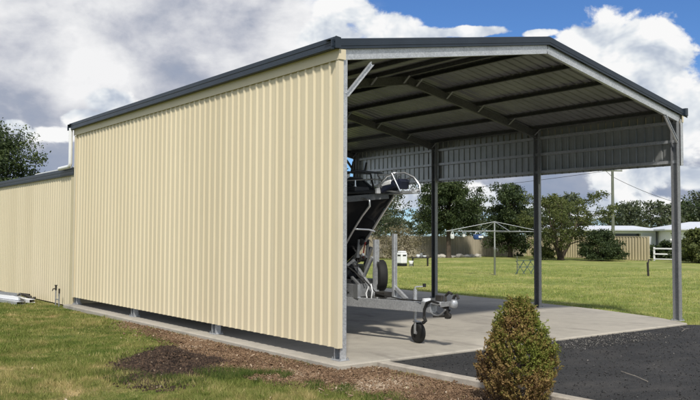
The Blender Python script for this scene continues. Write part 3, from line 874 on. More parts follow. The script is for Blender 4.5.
# portal frames: posts, rafters, purlins, braces
def post(x, y, sgn):
    b = MB(); b.channel((x, y, 0.01), (x, y, zb(x) + 0.16), 0.10, 0.15, 0.005, (0, 1, 0), 1)
    cx = x
    pb = b
    for i, v in enumerate(pb.v): pb.v[i] = (v[0] + 0.05, v[1], v[2])
    front = y < 0.1
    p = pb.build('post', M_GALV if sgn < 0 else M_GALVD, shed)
    b = MB(); b.box((x - 0.085, y - 0.11, 0.002), (x + 0.085, y + 0.11, 0.014))
    bp = sub(p, b, 'base_plate', M_GALV, 0.002)
    for i in (-1, 1):
        for j in (-1, 1):
            b = MB(); b.lathe([(0.014, 0), (0.014, 0.016), (0.007, 0.017), (0.007, 0.036)], (x + 0.068 * i, y + 0.085 * j, 0.014), n=8)
            sub(p, b, 'anchor_bolt', M_GALVD)
    return p
PUR = [0.14, 1.25, 2.4, 3.45, 4.34, 4.70, 5.60, 6.60, 7.65, 8.58]
for i, y in enumerate(FR):
    post(0.0, y, -1); post(W, y, 1)
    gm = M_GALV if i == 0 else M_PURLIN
    for xa, xb_ in ((-0.055, XR - 0.002), (W + 0.055, XR + 0.002)):
        b = MB()
        h = 0.15 if i in (0, 3) else 0.175
        za = zb(xa) if xa < 1 else ZR - 0.055 * KR; zc = zb(XR)
        yf = y - 0.078 if i == 0 else y - 0.03
        d = Vector((xb_ - xa, 0, zc - za)); up = Vector((0, 0, 1))
        b.channel(Vector((xa, yf, za + h / 2)), Vector((xb_, yf, zc + h / 2)), 0.064, h, 0.006, (0, 0, 1), -1 if xa < 1 else 1)
        r = b.build('rafter', gm, shed)
        if i in (1, 2, 3):
            b = MB(); 
            for x in PUR:
                if min(xa, xb_) < x < max(xa, xb_):
                    f = MB(); f.beam((x, yf - 0.008, zb(x) + 0.03), (x, yf - 0.20, zb(x) + 0.165), 0.05, 0.006, (0, 1, 1))
                    sub(r, f, 'fly_brace', M_GALVD)
    # apex plate and knee braces
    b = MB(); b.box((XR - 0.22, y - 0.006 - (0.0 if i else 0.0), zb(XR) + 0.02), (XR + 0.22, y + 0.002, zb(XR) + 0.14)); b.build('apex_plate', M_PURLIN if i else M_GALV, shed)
    for sgn, x in ((1, 0.0), (-1, W)):
        if i in (1, 2): continue
        b = MB(); yb = y - 0.055 if i == 0 else y
        b.channel((x + sgn * 0.04, yb, 3.70), (x + sgn * 0.50, yb, 4.21), 0.035, 0.065, 0.004, (0, 0, 1), sgn)
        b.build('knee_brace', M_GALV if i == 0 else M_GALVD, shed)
for x in PUR:
    b = MB(); h = 0.195
    z = zb(x) + 0.2
    b.channel((x, -0.072, z), (x, L + 0.05, z), 0.05, 0.082, 0.004, (0, 0, 1), 1 if x < XR else -1)
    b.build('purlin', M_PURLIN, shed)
# eave struts, wall girts
for x, sg in ((-0.058, -1), (W + 0.058, 1)):
    zs = (0.35, 1.3, 2.25, 3.2, 4.05) if sg < 0 else (3.29, 3.72, 4.12)
    for z in zs:
        b = MB(); b.channel((x - 0.03 * (sg < 0) - (0.028 if sg > 0 else 0), -0.06, z), (x - 0.03 * (sg < 0) - (0.028 if sg > 0 else 0), L, z), 0.06, 0.064, 0.004, (0, 0, 1), 1)
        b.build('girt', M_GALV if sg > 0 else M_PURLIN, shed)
sheet_obj('side_cladding', shed, [(((W + 0.098, -0.02, 3.215), (0, 1, 0), L, (0, 0, 1.16), (1, 0, 0)), {})], M_CREAM, M_INNER)
b = MB(); b.box((W + 0.035, -0.105, 3.21), (W + 0.132, -0.101, 4.17)); b.box((W + 0.128, -0.101, 3.21), (W + 0.132, 0.05, 4.17)); b.build('corner_flashing', M_GALV, shed)
b = MB(); b.channel((W + 0.0, 3.6 - 0.095, 3.0), (W + 0.0, 3.6 - 0.095, 3.9), 0.04, 0.04, 0.004, (1, 0, 0), 1)
b.build('bracket', M_GALVD, shed)
# downpipe at the far end, turning onto the lower roof
b = MB(); px_ = XO - 0.085
b.tube([(px_, L + 0.055, 4.36), (px_, L + 0.055, 3.50), (px_ - 0.0, L + 0.075, 3.44), (px_ - 0.0, L + 0.16, 3.41), (px_, L + 0.9, 3.40)], 0.047, 12)
b.build('downpipe', M_WHITE, shed)

# ------------------------------------------------------------------ lower shed behind
low = empty('skillion_shed', (2.0, 18.0, GZ), 'lower cream shed with slate blue roof edge joining the far end of the tall wall', 'shed')
Y0 = L + 0.10; Y1 = 26.0; LX = -0.075
sheet_obj('wall_cladding', low, [(((LX, Y0 + 0.17, GZ + 0.03), (0, 1, 0), Y1 - Y0 - 0.17, (0, 0, 3.32), (-1, 0, 0)), dict(period=0.19, h=0.013, rib=(0.105, 0.13, 0.155, 0.18)))], M_CREAM, M_INNER)
b = MB(); b.box((LX - 0.028, Y0, GZ + 0.02), (LX - 0.024, Y0 + 0.18, 3.27)); b.box((LX - 0.024, Y0, GZ + 0.02), (LX + 0.2, Y0 + 0.004, 3.27))
b.build('corner_flashing', M_CREAM_OLD, low)
b = MB(); b.box((LX + 0.2, Y0 + 0.06, GZ), (5.0, Y0 + 0.064, 3.27)); b.build('end_wall', M_CREAM, low)
b = MB(); b.box((LX - 0.005, Y1 - 0.004, GZ), (5.0, Y1, 3.3)); b.box((4.996, Y0 + 0.07, GZ), (5.0, Y1 - 0.01, 3.3)); b.build('rear_walls', M_CREAM, low)
b = MB()
pr = [(-0.03, 3.20), (-0.055, 3.20), (-0.060, 3.245), (-0.055, 3.25), (-0.055, 3.30), (-0.062, 3.305), (-0.062, 3.37), (-0.05, 3.385), (0.12, 3.392), (0.12, 3.38), (-0.03, 3.37)]
b.extrude([Vector((LX + x, 0, z)) for x, z in pr], Vector((0, Y0 - 0.04, 0)), Vector((0, Y1 + 0.05, 0)))
b.build('roof_capping', M_BLUE, low)
b = MB(); b.box((LX - 0.04, Y0 - 0.03, 3.392), (LX + 0.02, Y0 + 3.2, 3.415)); b.build('roof_flashing', M_WHITE, low)
sheet_obj('roof_sheet', low, [(((LX + 0.1, Y0, 3.36), (0, 1, 0), Y1 - Y0, (5.0, 0, -0.25), (0.05, 0, 1)), {})], M_ROOF, M_INNER)

# garden tap and pipe by the wall join
tp = empty('garden_tap', (-0.22, 11.62, GZ), 'pair of thin grey standpipes with a dark tap at the wall corner', 'tap')
b = MB(); b.tube([(-0.24, 11.42, GZ), (-0.24, 11.42, 0.26)], 0.016); b.build('standpipe', M_GALVD, tp)
b = MB(); b.tube([(-0.22, 11.75, GZ), (-0.22, 11.75, 0.32)], 0.016); b.tube([(-0.22, 11.75, 0.08), (-0.24, 11.42, 0.08)], 0.014)
b.build('standpipe', M_GALVD, tp)
b = MB(); b.tube([(-0.22, 11.75, 0.30), (-0.22, 11.75, 0.42)], 0.024); b.tube([(-0.22, 11.75, 0.34), (-0.30, 11.72, 0.34), (-0.32, 11.71, 0.29)], 0.014); b.box((-0.25, 11.71, 0.42), (-0.19, 11.79, 0.435)); b.build('tap_head', M_DARKST, tp)
b = MB(); b.tube([(-0.24, 11.42, 0.24), (-0.24, 11.42, 0.36)], 0.022); b.build('pipe_cap', M_DARKST, tp)

# offcuts of steel stacked by the wall
st = empty('steel_bundle', (-0.95, 13.6, GZ), 'small heap of galvanised steel sections and white offcuts lying by the low cream wall', 'scrap heap')
for k, (x, y, z, ln, a, w, h, mm) in enumerate([(-1.15, 13.6, 0.05, 2.6, 0.10, .16, .08, M_GALV), (-0.95, 13.7, 0.05, 2.4, 0.05, .15, .08, M_GALVD), (-0.74, 13.8, 0.06, 2.2, 0.13, .15, .09, M_WHITE),
        (-1.05, 13.7, 0.14, 2.3, 0.16, .14, .08, M_WHITE), (-0.85, 13.5, 0.15, 2.0, -0.04, .12, .07, M_GALV), (-0.98, 13.9, 0.22, 1.7, 0.2, .10, .06, M_GALVD)]):
    b = MB(); dx, dy = math.sin(-a) * ln / 2, math.cos(a) * ln / 2
    b.channel((x - dx, y - dy, GZ + z), (x + dx, y + dy, GZ + z), w, h, 0.006, (0, 0, 1), 1)
    b.build('steel_section', mm, st)
for k in range(5):
    b = MB(); b.beam((-0.5 + 0.05 * k, 12.95 + 0.2 * k, GZ + 0.03 + 0.03 * k), (-0.28 - 0.06 * k, 13.35 + 0.15 * k, GZ + 0.10 + 0.02 * k), 0.07, 0.05); b.build('timber_offcut', M_DARKST, st)

# ------------------------------------------------------------------ boat trailer
TX = 2.0
tr = empty('boat_trailer', (TX, 2.6, 0), 'galvanised boat trailer with drawbar, jockey wheel and coupling parked under the shed roof', 'trailer')
def wheel(parent, name, c, ax, R, w, rim_m=M_ALLOY):
    t = MB(); r = R
    t.lathe([(r * 0.58, -w * .42), (r * 0.75, -w * .5), (r * 0.93, -w * .46), (r, -w * .32), (r * 1.0, w * .32), (r * 0.93, w * .46), (r * 0.75, w * .5), (r * 0.58, w * .42)], c, ax, 32)
    o = t.build(name, M_RUBBER, parent)
    t = MB(); t.lathe([(r * 0.60, -w * .36), (r * 0.56, -w * .40), (r * 0.50, -w * .22), (r * 0.24, -w * .20), (r * 0.16, -w * .42), (r * 0.05, -w * .44), (r * .05, w * .44), (r * .16, w * .42), (r * .24, w * .2), (r * .5, w * .22), (r * .56, w * .40), (r * .60, w * .36)], c, ax, 24)
    sub(o, t, 'rim', rim_m)
    return o
# A-frame drawbar
b = MB()
b.beam((TX - 0.03, 0.34, 0.60), (TX - 0.62, 3.4, 0.60), 0.06, 0.155); b.build('drawbar', M_GALV, tr, 0.004)
b = MB(); b.beam((TX + 0.03, 0.34, 0.60), (TX + 0.62, 3.4, 0.60), 0.06, 0.155); b.build('drawbar', M_GALV, tr, 0.004)
b = MB(); b.box((TX - 0.075, 0.22, 0.525), (TX + 0.075, 0.44, 0.685)); b.build('drawbar_head', M_GALV, tr, 0.006)
b = MB()
b.beam((TX - 0.62, 3.4, 0.60), (TX - 0.62, 8.2, 0.60), 0.06, 0.13); b.beam((TX + 0.62, 3.4, 0.60), (TX + 0.62, 8.2, 0.60), 0.06, 0.13)
for y in (2.35, 3.4, 5.0, 6.6, 8.1): b.beam((TX - 0.60 if y > 3 else TX - .4, y, 0.58), (TX + 0.60 if y > 3 else TX + .4, y, 0.58), 0.06, 0.08)
b.build('chassis', M_GALV, tr)
for sx in (-1, 1):
    for y in (5.3, 6.15):
        wheel(tr, 'wheel', (TX + sx * 0.95, y, 0.33), (1, 0, 0), 0.33, 0.20)
    b = MB(); b.box((TX + sx * 0.95 - 0.12, 4.85, 0.72), (TX + sx * 0.95 + 0.12, 6.6, 0.75)); b.box((TX + sx * 0.95 - 0.12, 4.82, 0.5), (TX + sx * 0.95 + 0.12, 4.85, 0.75)); b.box((TX + sx * 0.95 - 0.12, 6.6, 0.5), (TX + sx * 0.95 + 0.12, 6.63, 0.75))
    b.build('mudguard', M_GALV, tr, 0.01)
    b = MB(); b.beam((TX + sx * 0.4, 3.0, 0.84), (TX + sx * 0.45, 8.0, 0.84), 0.09, 0.06); b.beam((TX + sx * 0.4, 3.4, 0.62), (TX + sx * 0.4, 3.4, 0.82), 0.05, 0.05, (1, 0, 0)); b.beam((TX + sx * 0.45, 7.6, 0.62), (TX + sx * 0.45, 7.6, 0.82), 0.05, 0.05, (1, 0, 0))
    b.build('bunk', M_DARKST, tr)
b = MB(); b.tube([(TX - 0.95, 5.72, 0.36), (TX + 0.95, 5.72, 0.36)], 0.03); b.build('axle', M_GALVD, tr)
# jockey wheel, clamp and crank
jy = 0.70; jx = TX + 0.045
b = MB(); b.tube([(jx, jy, 0.33), (jx, jy, 0.56)], 0.024, 12); b.tube([(jx, jy, 0.50), (jx, jy, 0.86)], 0.034, 12); b.build('jockey_tube', M_GALV, tr)
b = MB(); b.box((jx - 0.02, jy - 0.06, 0.335), (jx + 0.08, jy + 0.04, 0.350))
for k in (-1, 1):
    b.beam((jx + 0.04 + k * .064, jy - 0.03 - k * .009, 0.15), (jx + 0.035 + k * .055, jy - 0.025 - k * .008, 0.345), 0.010, 0.05, (.14, .99, 0))
b.build('jockey_fork', M_GALV, tr)
wheel(tr, 'jockey_wheel', (jx + 0.04, jy - 0.03, 0.165), (0.99, -0.14, 0), 0.165, 0.09, M_GALVD)
b = MB(); b.tube([(jx, jy, 0.85), (jx, jy, 0.895), (jx + 0.02, jy - 0.02, 0.905), (jx + 0.12, jy - 0.10, 0.91)], 0.013, 8); b.build('crank', M_GALV, tr)
b = MB(); b.tube([(jx + 0.115, jy - 0.095, 0.90), (jx + 0.115, jy - 0.095, 0.955)], 0.028, 10); b.build('crank_knob', M_RUBBER, tr)
b = MB(); b.box((jx - 0.05, jy - 0.045, 0.56), (jx + 0.05, jy + 0.045, 0.66)); b.build('clamp', M_GALVD, tr, 0.004)
# coupling, brake lever, chains, cable
b = MB(); b.box((TX - 0.05, 0.02, 0.655), (TX + 0.05, 0.30, 0.705)); b.beam((TX, 0.04, 0.66), (TX, -0.20, 0.70), 0.085, 0.075); b.lathe([(0.05, -0.06), (0.062, -0.03), (0.06, 0.02), (0.04, 0.055)], (TX, -0.22, 0.70), (0, -0.2, 1), 16)
b.build('coupling', M_GALV, tr, 0.006)
b = MB(); b.tube([(TX + .06, .2, .66), (TX + .08, .05, .60), (TX + .05, -.08, .58), (TX - .02, -.02, .54)], .014, 6); b.build('breakaway_cable', M_RUBBER, tr)
b = MB(); b.box((TX + .03, .08, .71), (TX + .09, .22, .80)); b.build('brake_reservoir', M_DARKST, tr, .01)
b = MB(); b.tube([(TX, -0.05, 0.72), (TX + 0.01, -0.03, 0.80), (TX + 0.02, -0.10, 0.865), (TX + 0.02, -0.16, 0.84)], 0.02, 8); b.tube([(TX + 0.05, -0.14, 0.72), (TX + 0.06, -0.17, 0.80), (TX + 0.05, -0.24, 0.83), (TX + 0.05, -0.27, 0.77)], 0.022, 8); b.build('coupling_lever', M_DARKST, tr)
b = MB(); b.beam((TX + 0.02, 0.25, 0.46), (TX + 0.0, -0.12, 0.50), 0.02, 0.025); b.beam((TX, -0.06, 0.64), (TX, -0.08, 0.46), 0.05, 0.06); b.lathe([(0.045, -0.03), (0.045, 0.03)], (TX, -0.10, 0.50), (1, 0, 0), 14); b.build('brake_linkage', M_DARKST, tr)
for s in (-1, 1):
    b = MB()
    pts = [(TX + s * 0.06, 0.30 - 0.40 * t, 0.60 - 0.42 * t * (1 - t) - 0.0 * t) for t in [i / 10 for i in range(11)]]
    b.tube(pts, [0.011 if i % 2 else 0.015 for i in range(11)], 6); b.build('safety_chain', M_GALVD, tr)
b = MB(); b.tube([(TX - 0.09, 0.02, 0.69), (TX - 0.10, 0.16, 0.715), (TX - 0.10, 0.27, 0.68), (TX - 0.10, 0.325, 0.58), (TX - 0.10, 0.335, 0.44)], [0.016, 0.02, 0.022, 0.022, 0.02], 10)
b.tube([(TX - 0.10, 0.335, 0.45), (TX - 0.10, 0.30, 0.40), (TX - 0.10, 0.36, 0.36)], 0.03, 8)
b.build('cable_plug', M_RUBBER, tr)
b = MB(); b.box((TX - 0.07, 0.36, 0.69), (TX + 0.07, 0.40, 0.74)); b.build('label_plate', M_WHITE, tr)
# upright guide posts, winch stand
for (x, y, z1, hw) in ((TX + 0.02, 1.69, 1.66, .10), (TX + 0.05, 1.24, 1.76, .075)):
    b = MB(); b.channel((x, y, 0.60), (x, y, z1), 0.05, hw, 0.006, (1, 0, 0), -1)
    b.build('guide_post', M_GALV, tr)
b = MB(); b.beam((TX - 0.02, 2.28, 1.28), (TX - 0.02, 1.62, 0.70), 0.05, 0.07); b.build('winch_stand', M_GALV, tr, 0.004)
b = MB(); b.beam((TX - 0.03, 1.95, 0.99), (TX - 0.03, 1.70, 1.36), 0.04, 0.045); b.beam((TX - 0.03, 2.25, 1.27), (TX - 0.03, 1.95, 1.40), 0.04, 0.045); b.build('winch_strut', M_GALV, tr)
b = MB(); b.lathe([(0.06, -0.06), (0.06, 0.06)], (TX, 2.05, 1.33), (1, 0, 0), 16); b.lathe([(0.08, -0.065), (0.08, -0.055)], (TX, 2.05, 1.33), (1, 0, 0), 16); b.tube([(TX - 0.08, 2.05, 1.33), (TX - 0.12, 2.0, 1.20), (TX - 0.18, 2.0, 1.20)], 0.012); b.build('winch', M_DARKST, tr)
b = MB(); b.beam((TX + 0.03, 1.42, 0.68), (TX + 0.03, 1.02, 0.69), 0.10, 0.02); b.beam((TX + 0.05, 1.22, 0.88), (TX + 0.06, 0.92, 0.69), 0.05, 0.05)
b.build('post_gusset', M_GALV, tr)
b = MB(); b.tube([(TX - 0.11, 1.64, 0.90), (TX - 0.13, 1.58, 0.80), (TX - 0.12, 1.62, 0.64), (TX - 0.12, 1.72, 0.62), (TX - 0.12, 1.76, 0.74), (TX - 0.1, 1.70, 0.88)], 0.012, 8); b.build('cable_loop', M_WHITE, tr)
wheel(tr, 'spare_wheel', (TX + 0.16, 1.72, 1.04), (0.9, -0.43, 0), 0.27, 0.16)
# storage box with its dark emblem
b = MB(); BXX = TX - 0.34
b.box((BXX, 1.82, 0.68), (TX + 0.36, 2.75, 0.90)); sb = b.build('storage_box', M_GALVD, tr, 0.008)
b = MB(); b.box((BXX - 0.012, 1.70, 0.67), (BXX + 0.05, 1.815, 0.90)); b.beam((BXX + 0.02, 1.70, 0.90), (BXX + 0.02, 1.90, 1.02), 0.04, 0.03); sub(sb, b, 'box_bracket', M_ALLOY)
b = MB(); b.box((BXX + 0.04, 1.9, 0.903), (TX + 0.30, 2.7, 0.965)); b.tube([(BXX + 0.06, 1.95, 0.965), (BXX + 0.3, 2.3, 1.0), (BXX + 0.1, 2.6, 0.965)], 0.02); sub(sb, b, 'box_lid', M_DKGREY)
b = MB(); EX = BXX - 0.004
def mark(pts):  # thin raised shape on the box face, (distance along box, height)
    n_ = len(pts); b.add([(EX, 2.62 - u, z) for u, z in pts] + [(EX + 0.006, 2.62 - u, z) for u, z in pts], [tuple(range(n_)), tuple(range(2 * n_ - 1, n_ - 1, -1))] + [(i, (i + 1) % n_, n_ + (i + 1) % n_, n_ + i) for i in range(n_)])
for k in range(8):
    u = 0.06 + k * 0.078; w_ = 0.058
    mark([(u, .715), (u + .016, .715), (u + .016, .785), (u, .785)])
    if k % 3 != 1: mark([(u + .018, .769), (u + w_, .769), (u + w_, .785), (u + .018, .785)])
    if k % 2 == 0: mark([(u + .018, .715), (u + w_, .715), (u + w_, .730), (u + .018, .730)])
    if k % 3 != 0: mark([(u + w_ - .014, .732), (u + w_, .732), (u + w_, .767), (u + w_ - .014, .767)])
    mark([(u + .018, .744), (u + w_ - .016, .744), (u + w_ - .016, .756), (u + .018, .756)])
mark([(.30, .805), (.36, .815), (.46, .812), (.50, .83), (.55, .85), (.62, .84), (.60, .822), (.56, .815), (.52, .80), (.44, .797), (.38, .80)])
mark([(.05, .80), (.09, .83), (.12, .805)])
sub(sb, b, 'emblem', M_BLACK)

# ------------------------------------------------------------------ boat
boat = empty('boat', (TX, 4.2, 0.9), 'black hulled trailer boat with silver bow rails sitting high on the trailer', 'boat')
ST = [  # y, keel z, chine half, chine z, gunwale half, gunwale z
 (1.20, 2.40, 0.012, 2.41, 0.03, 2.46), (1.45, 2.16, 0.035, 2.22, 0.24, 2.45), (1.80, 1.80, 0.10, 1.98, 0.46, 2.44), (2.15, 1.46, 0.22, 1.76, 0.66, 2.43),
 (2.60, 1.16, 0.42, 1.58, 0.84, 2.41), (3.2, 0.98, 0.66, 1.42, 1.00, 2.38), (4.2, 0.90, 0.86, 1.28, 1.12, 2.32), (5.6, 0.88, 0.92, 1.18, 1.16, 2.24), (7.6, 0.88, 0.94, 1.14, 1.14, 2.18)]
def hull_ring(s):
    y, kz, ch, cz_, gh, gz = s
    mid = lambda a, b_, t: a + (b_ - a) * t
    half = [(0, kz), (ch * 0.5, mid(kz, cz_, .46)), (ch, cz_), (ch + 0.02 * min(1, ch * 4), cz_ + 0.01), (mid(ch, gh, .40), mid(cz_, gz, .5)), (gh, gz), (gh - 0.03 * min(1, gh * 4), gz + 0.03)]
    return [(TX + x, y, z) for x, z in half] + [(TX - x, y, z) for x, z in reversed(half[1:])]
rings = [hull_ring(s) for s in ST]; nr_ = len(rings[0]); b = MB(); vs = [p for r in rings for p in r]
fs = []
for i in range(len(rings) - 1):
    for k in range(nr_):
        if k == 6: continue
        fs.append((i * nr_ + k, i * nr_ + (k + 1) % nr_, (i + 1) * nr_ + (k + 1) % nr_, (i + 1) * nr_ + k))
fs.append(tuple(range(nr_))); fs.append(tuple((len(rings) - 1) * nr_ + k for k in range(nr_)))
b.add(vs, fs, True); b.build('hull', M_BLACK, boat)
b = MB(); vs = []
for s in ST:
    y, gh, gz = s[0], s[4], s[5]
    for t in (-1, -.5, 0, .5, 1): vs.append((TX + t * (gh - .02), y, gz + 0.028 + 0.06 * (1 - t * t) * min(1, gh * 2)))
b.add(vs, [(i * 5 + k, i * 5 + k + 1, (i + 1) * 5 + k + 1, (i + 1) * 5 + k) for i in range(len(ST) - 1) for k in range(4)], True)
b.build('deck', M_DKGREY, boat)
b = MB(); b.tube([(TX - s[4] - .015, s[0], s[5] + .01) for s in ST[::-1]] + [(TX, 1.16, 2.475)] + [(TX + s[4] + .015, s[0], s[5] + .01) for s in ST], 0.022, 8); b.build('rub_rail', M_DKGREY, boat)
# stem strip, raked side tube and rung
b = MB(); b.tube([(TX, s[0] - 0.025, s[1] - 0.015) for s in ST[:6]], 0.02, 8); b.build('stem_band', M_ALLOY, boat)
b = MB(); b.tube([(1.62, 2.4, 2.38), (1.66, 1.94, 2.37), (1.66, 1.55, 2.35), (1.66, 1.40, 2.31), (1.66, 1.40, 2.22), (1.66, 1.60, 2.06), (1.66, 1.82, 1.84), (1.66, 2.07, 1.56), (1.68, 2.3, 1.36)], 0.019, 8); b.build('side_tube', M_ALLOY, boat)
b = MB(); b.tube([(1.66, 1.82, 1.84), (1.85, 1.66, 1.83), (1.985, 1.66, 1.80)], 0.017, 8); b.build('rung', M_ALLOY, boat)
b = MB(); b.beam((TX - .05, 1.25, 2.40), (TX - .62, 1.98, 2.33), 0.03, 0.10); b.build('bow_flare', M_GALVD, boat)
# pulpit: three hoops on a base rail
pb_ = empty
for k, pts in enumerate([[(TX - .18, 1.25, 2.49), (TX - .23, 1.25, 2.60), (TX - .20, 1.12, 2.71), (TX - .12, 1.0, 2.75)],
                         [(TX - .02, 1.02, 2.47), (TX - .05, 1.04, 2.64), (TX - .04, 0.98, 2.73)],
                         [(TX - .14, .86, 2.45), (TX - .22, .98, 2.75), (TX - .1, .97, 2.765)]]):
    b = MB(); b.tube(pts, 0.015, 8); b.build('pulpit_hoop', M_ALLOY, boat)
b = MB(); b.tube([(TX - .12, 1.0, 2.75), (TX - .04, .86, 2.76), (TX + .02, .70, 2.68), (TX + .04, .58, 2.54), (TX + .03, .56, 2.45), (TX - .02, .75, 2.445), (TX - .14, 1.0, 2.45), (TX - .18, 1.25, 2.49)], 0.016, 8); b.build('pulpit_rail', M_ALLOY, boat)
b = MB(); b.tube([(TX + .18, 1.35, 2.47), (TX + .2, 1.2, 2.66), (TX + .12, .85, 2.70), (TX + .04, .62, 2.6)], 0.015, 8); b.build('pulpit_rail', M_ALLOY, boat)
b = MB(); b.box((TX - .09, .62, 2.415), (TX + .09, 1.35, 2.44)); b.lathe([(0.035, -.05), (.02, 0), (.035, .05)], (TX, .66, 2.46), (1, 0, 0), 12); b.build('bowsprit', M_GALV, boat)
b = MB(); b.tube([(TX - .10, 1.48, 2.76), (TX - .10, 1.22, 2.47)], 0.014, 8); b.tube([(TX - .1, 1.48, 2.76), (TX + .2, 1.5, 2.78)], 0.014, 8); b.build('deck_strut', M_ALLOY, boat)
# cushion, deck bag
b = MB(); b.beam((TX - .06, 1.40, 2.55), (TX - .05, 1.02, 2.61), 0.30, 0.10); b.build('bow_cushion', M_WHITE, boat, 0.03)
b = MB(); b.beam((TX - .08, 1.30, 2.485), (TX - .06, .95, 2.60), 0.26, 0.13); b.beam((TX - .0, .98, 2.50), (TX, .92, 2.66), 0.22, 0.10); b.build('anchor_bag', M_NAVY, boat, 0.03)
b = MB(); b.box((TX - .26, 1.30, 2.43), (TX - .18, 1.36, 2.52)); b.build('bow_light', M_WHITE, boat, 0.01)
# windscreen frame and arch
b = MB(); 
b.tube([(TX - .75, 2.4, 2.46), (TX - .55, 2.75, 2.80), (TX + .55, 2.75, 2.80), (TX + .75, 2.4, 2.46)], 0.022, 8); b.tube([(TX, 2.2, 2.5), (TX, 2.75, 2.80)], 0.018, 8); b.tube([(TX - .75, 2.4, 2.47), (TX, 2.1, 2.5), (TX + .75, 2.4, 2.47)], 0.02, 8)
b.build('windscreen_frame', M_DKGREY, boat)
b = MB(); b.add([(TX - .72, 2.42, 2.48), (TX - .54, 2.74, 2.78), (TX, 2.74, 2.78), (TX, 2.14, 2.52)], [(0, 1, 2, 3)]); b.add([(TX + .72, 2.42, 2.48), (TX + .54, 2.74, 2.78), (TX, 2.74, 2.78), (TX, 2.14, 2.52)], [(0, 1, 2, 3)]); b.build('windscreen', M_GLASS, boat)
b = MB(); b.tube([(TX - .95, 4.1, 2.36), (TX - .85, 3.9, 3.2), (TX - .7, 3.85, 3.38), (TX + .7, 3.85, 3.38), (TX + .85, 3.9, 3.2), (TX + .95, 4.1, 2.36)], 0.03, 8); b.tube([(TX - .86, 3.9, 3.1), (TX - .8, 3.0, 2.46)], 0.022, 8); b.tube([(TX + .86, 3.9, 3.1), (TX + .8, 3.0, 2.46)], 0.022, 8); b.build('targa_arch', M_DKGREY, boat)
b = MB(); b.box((TX - .66, 1.83, 2.475), (TX - .54, 1.98, 2.52)); b.build('deck_plate', M_WHITE, boat, 0.006)
for (x, y) in ((TX - .50, 1.9), (TX - .40, 2.02), (TX - .3, 1.85)):
    b = MB(); b.lathe([(0.03, 0), (0.035, .05), (0.02, .10)], (x, y, 2.50), n=10); b.build('cleat', M_ALLOY, boat)
b = MB(); b.box((TX - .3, 7.6, 1.3), (TX + .3, 7.75, 2.35)); b.lathe([(0.22, 0), (.26, .2), (.24, .5), (.14, .62)], (TX, 7.9, 2.0), n=16); b.beam((TX, 7.9, 2.0), (TX, 7.95, 0.95), 0.18, 0.22, (0, 1, 0)); b.build('outboard_motor', M_DKGREY, boat, 0.01)
# running gear and clutter on the drawbar
b = MB(); b.box((TX - .26, 2.2, .975), (TX + .2, 2.62, 1.22)); b.build('battery_box', M_BLACK, tr, .02)
b = MB(); b.tube([(TX, 2.0, 1.34), (TX - .01, 1.96, 1.50), (TX, 1.93, 1.62)], .012, 6); b.build('winch_strap', M_RED, tr)
b = MB(); b.lathe([(.045, -.09), (.065, -.06), (.04, 0), (.065, .06), (.045, .09)], (TX, 1.98, 1.62), (1, 0, 0), 14); b.build('bow_roller', M_RUBBER, tr)
b = MB(); b.beam((TX - .10, 2.02, 1.34), (TX - .10, 1.98, 1.66), .02, .05, (1, 0, 0)); b.beam((TX + .10, 2.02, 1.34), (TX + .10, 1.98, 1.66), .02, .05, (1, 0, 0)); b.beam((TX - .11, 2.03, 1.36), (TX + .11, 2.03, 1.36), .05, .04); b.build('roller_bracket', M_GALVD, tr)
b = MB(); b.tube([(TX - .40, 2.6, 1.45), (TX - .32, 2.25, 1.28), (TX - .22, 1.95, 1.10), (TX - .16, 1.75, .92)], .016, 6); b.build('hydraulic_hose', M_RUBBER, tr)
b = MB(); b.tube([(TX - .36, 2.4, 1.05), (TX - .24, 2.1, 1.16), (TX - .12, 1.85, 1.0), (TX - .1, 1.5, .75), (TX - .1, .9, .70), (TX - .1, .4, .70)], .011, 6); b.build('wiring_loom', M_RUBBER, tr)
b = MB(); b.beam((TX - .36, 2.55, .92), (TX - .15, 2.05, 1.30), .045, .045); b.build('winch_strut', M_GALV, tr)
b = MB(); b.beam((TX + .30, 2.55, .70), (TX + .30, 2.15, 1.52), .06, .05); b.build('winch_strut', M_GALVD, tr)
b = MB(); b.box((TX - .08, 1.32, .69), (TX + .10, 1.58, .78)); b.build('tie_down_box', M_DARKST, tr, .01)
# more gear on the foredeck
b = MB(); b.tube([(TX - .55, 1.95, 2.46), (TX - .55, 1.98, 2.66), (TX - .2, 1.50, 2.68), (TX - .05, 1.22, 2.66)], .013, 8); b.tube([(TX - .38, 1.74, 2.47), (TX - .38, 1.74, 2.67)], .012, 6); b.build('deck_rail', M_ALLOY, boat)
b = MB(); b.tube([(TX + .55, 1.95, 2.46), (TX + .55, 1.98, 2.66), (TX + .2, 1.50, 2.68), (TX + .05, 1.22, 2.66)], .013, 8); b.build('deck_rail', M_ALLOY, boat)
b = MB(); b.box((TX - .42, 1.7, 2.47), (TX - .1, 2.0, 2.56)); b.build('deck_hatch', M_DKGREY, boat, .02)
b = MB(); b.tube([(TX - .7, 2.3, 2.46), (TX - .62, 2.1, 2.72), (TX - .3, 1.8, 2.84), (TX + .1, 1.6, 2.80)], .02, 8); b.build('folded_canopy_bow', M_DKGREY, boat)
b = MB(); b.tube([(TX - .68, 2.5, 2.5), (TX - .45, 2.35, 2.86), (TX + .45, 2.35, 2.86), (TX + .68, 2.5, 2.5)], .02, 8); b.build('canopy_frame', M_DKGREY, boat)
for dx in (-.30, .0, .30):
    b = MB(); b.tube([(TX + dx, 2.34, 2.86), (TX + dx, 2.28, 3.05)], .02, 8); b.build('rod_holder', M_DKGREY, boat)
for dx in (-.38, -.16):
    b = MB(); b.lathe([(.035, 0), (.055, .02), (.055, .07), (.045, .075)], (TX + dx, 2.30, 2.79), (-.3, -1, 0), 12); b.build('spot_light', M_WHITE, boat)

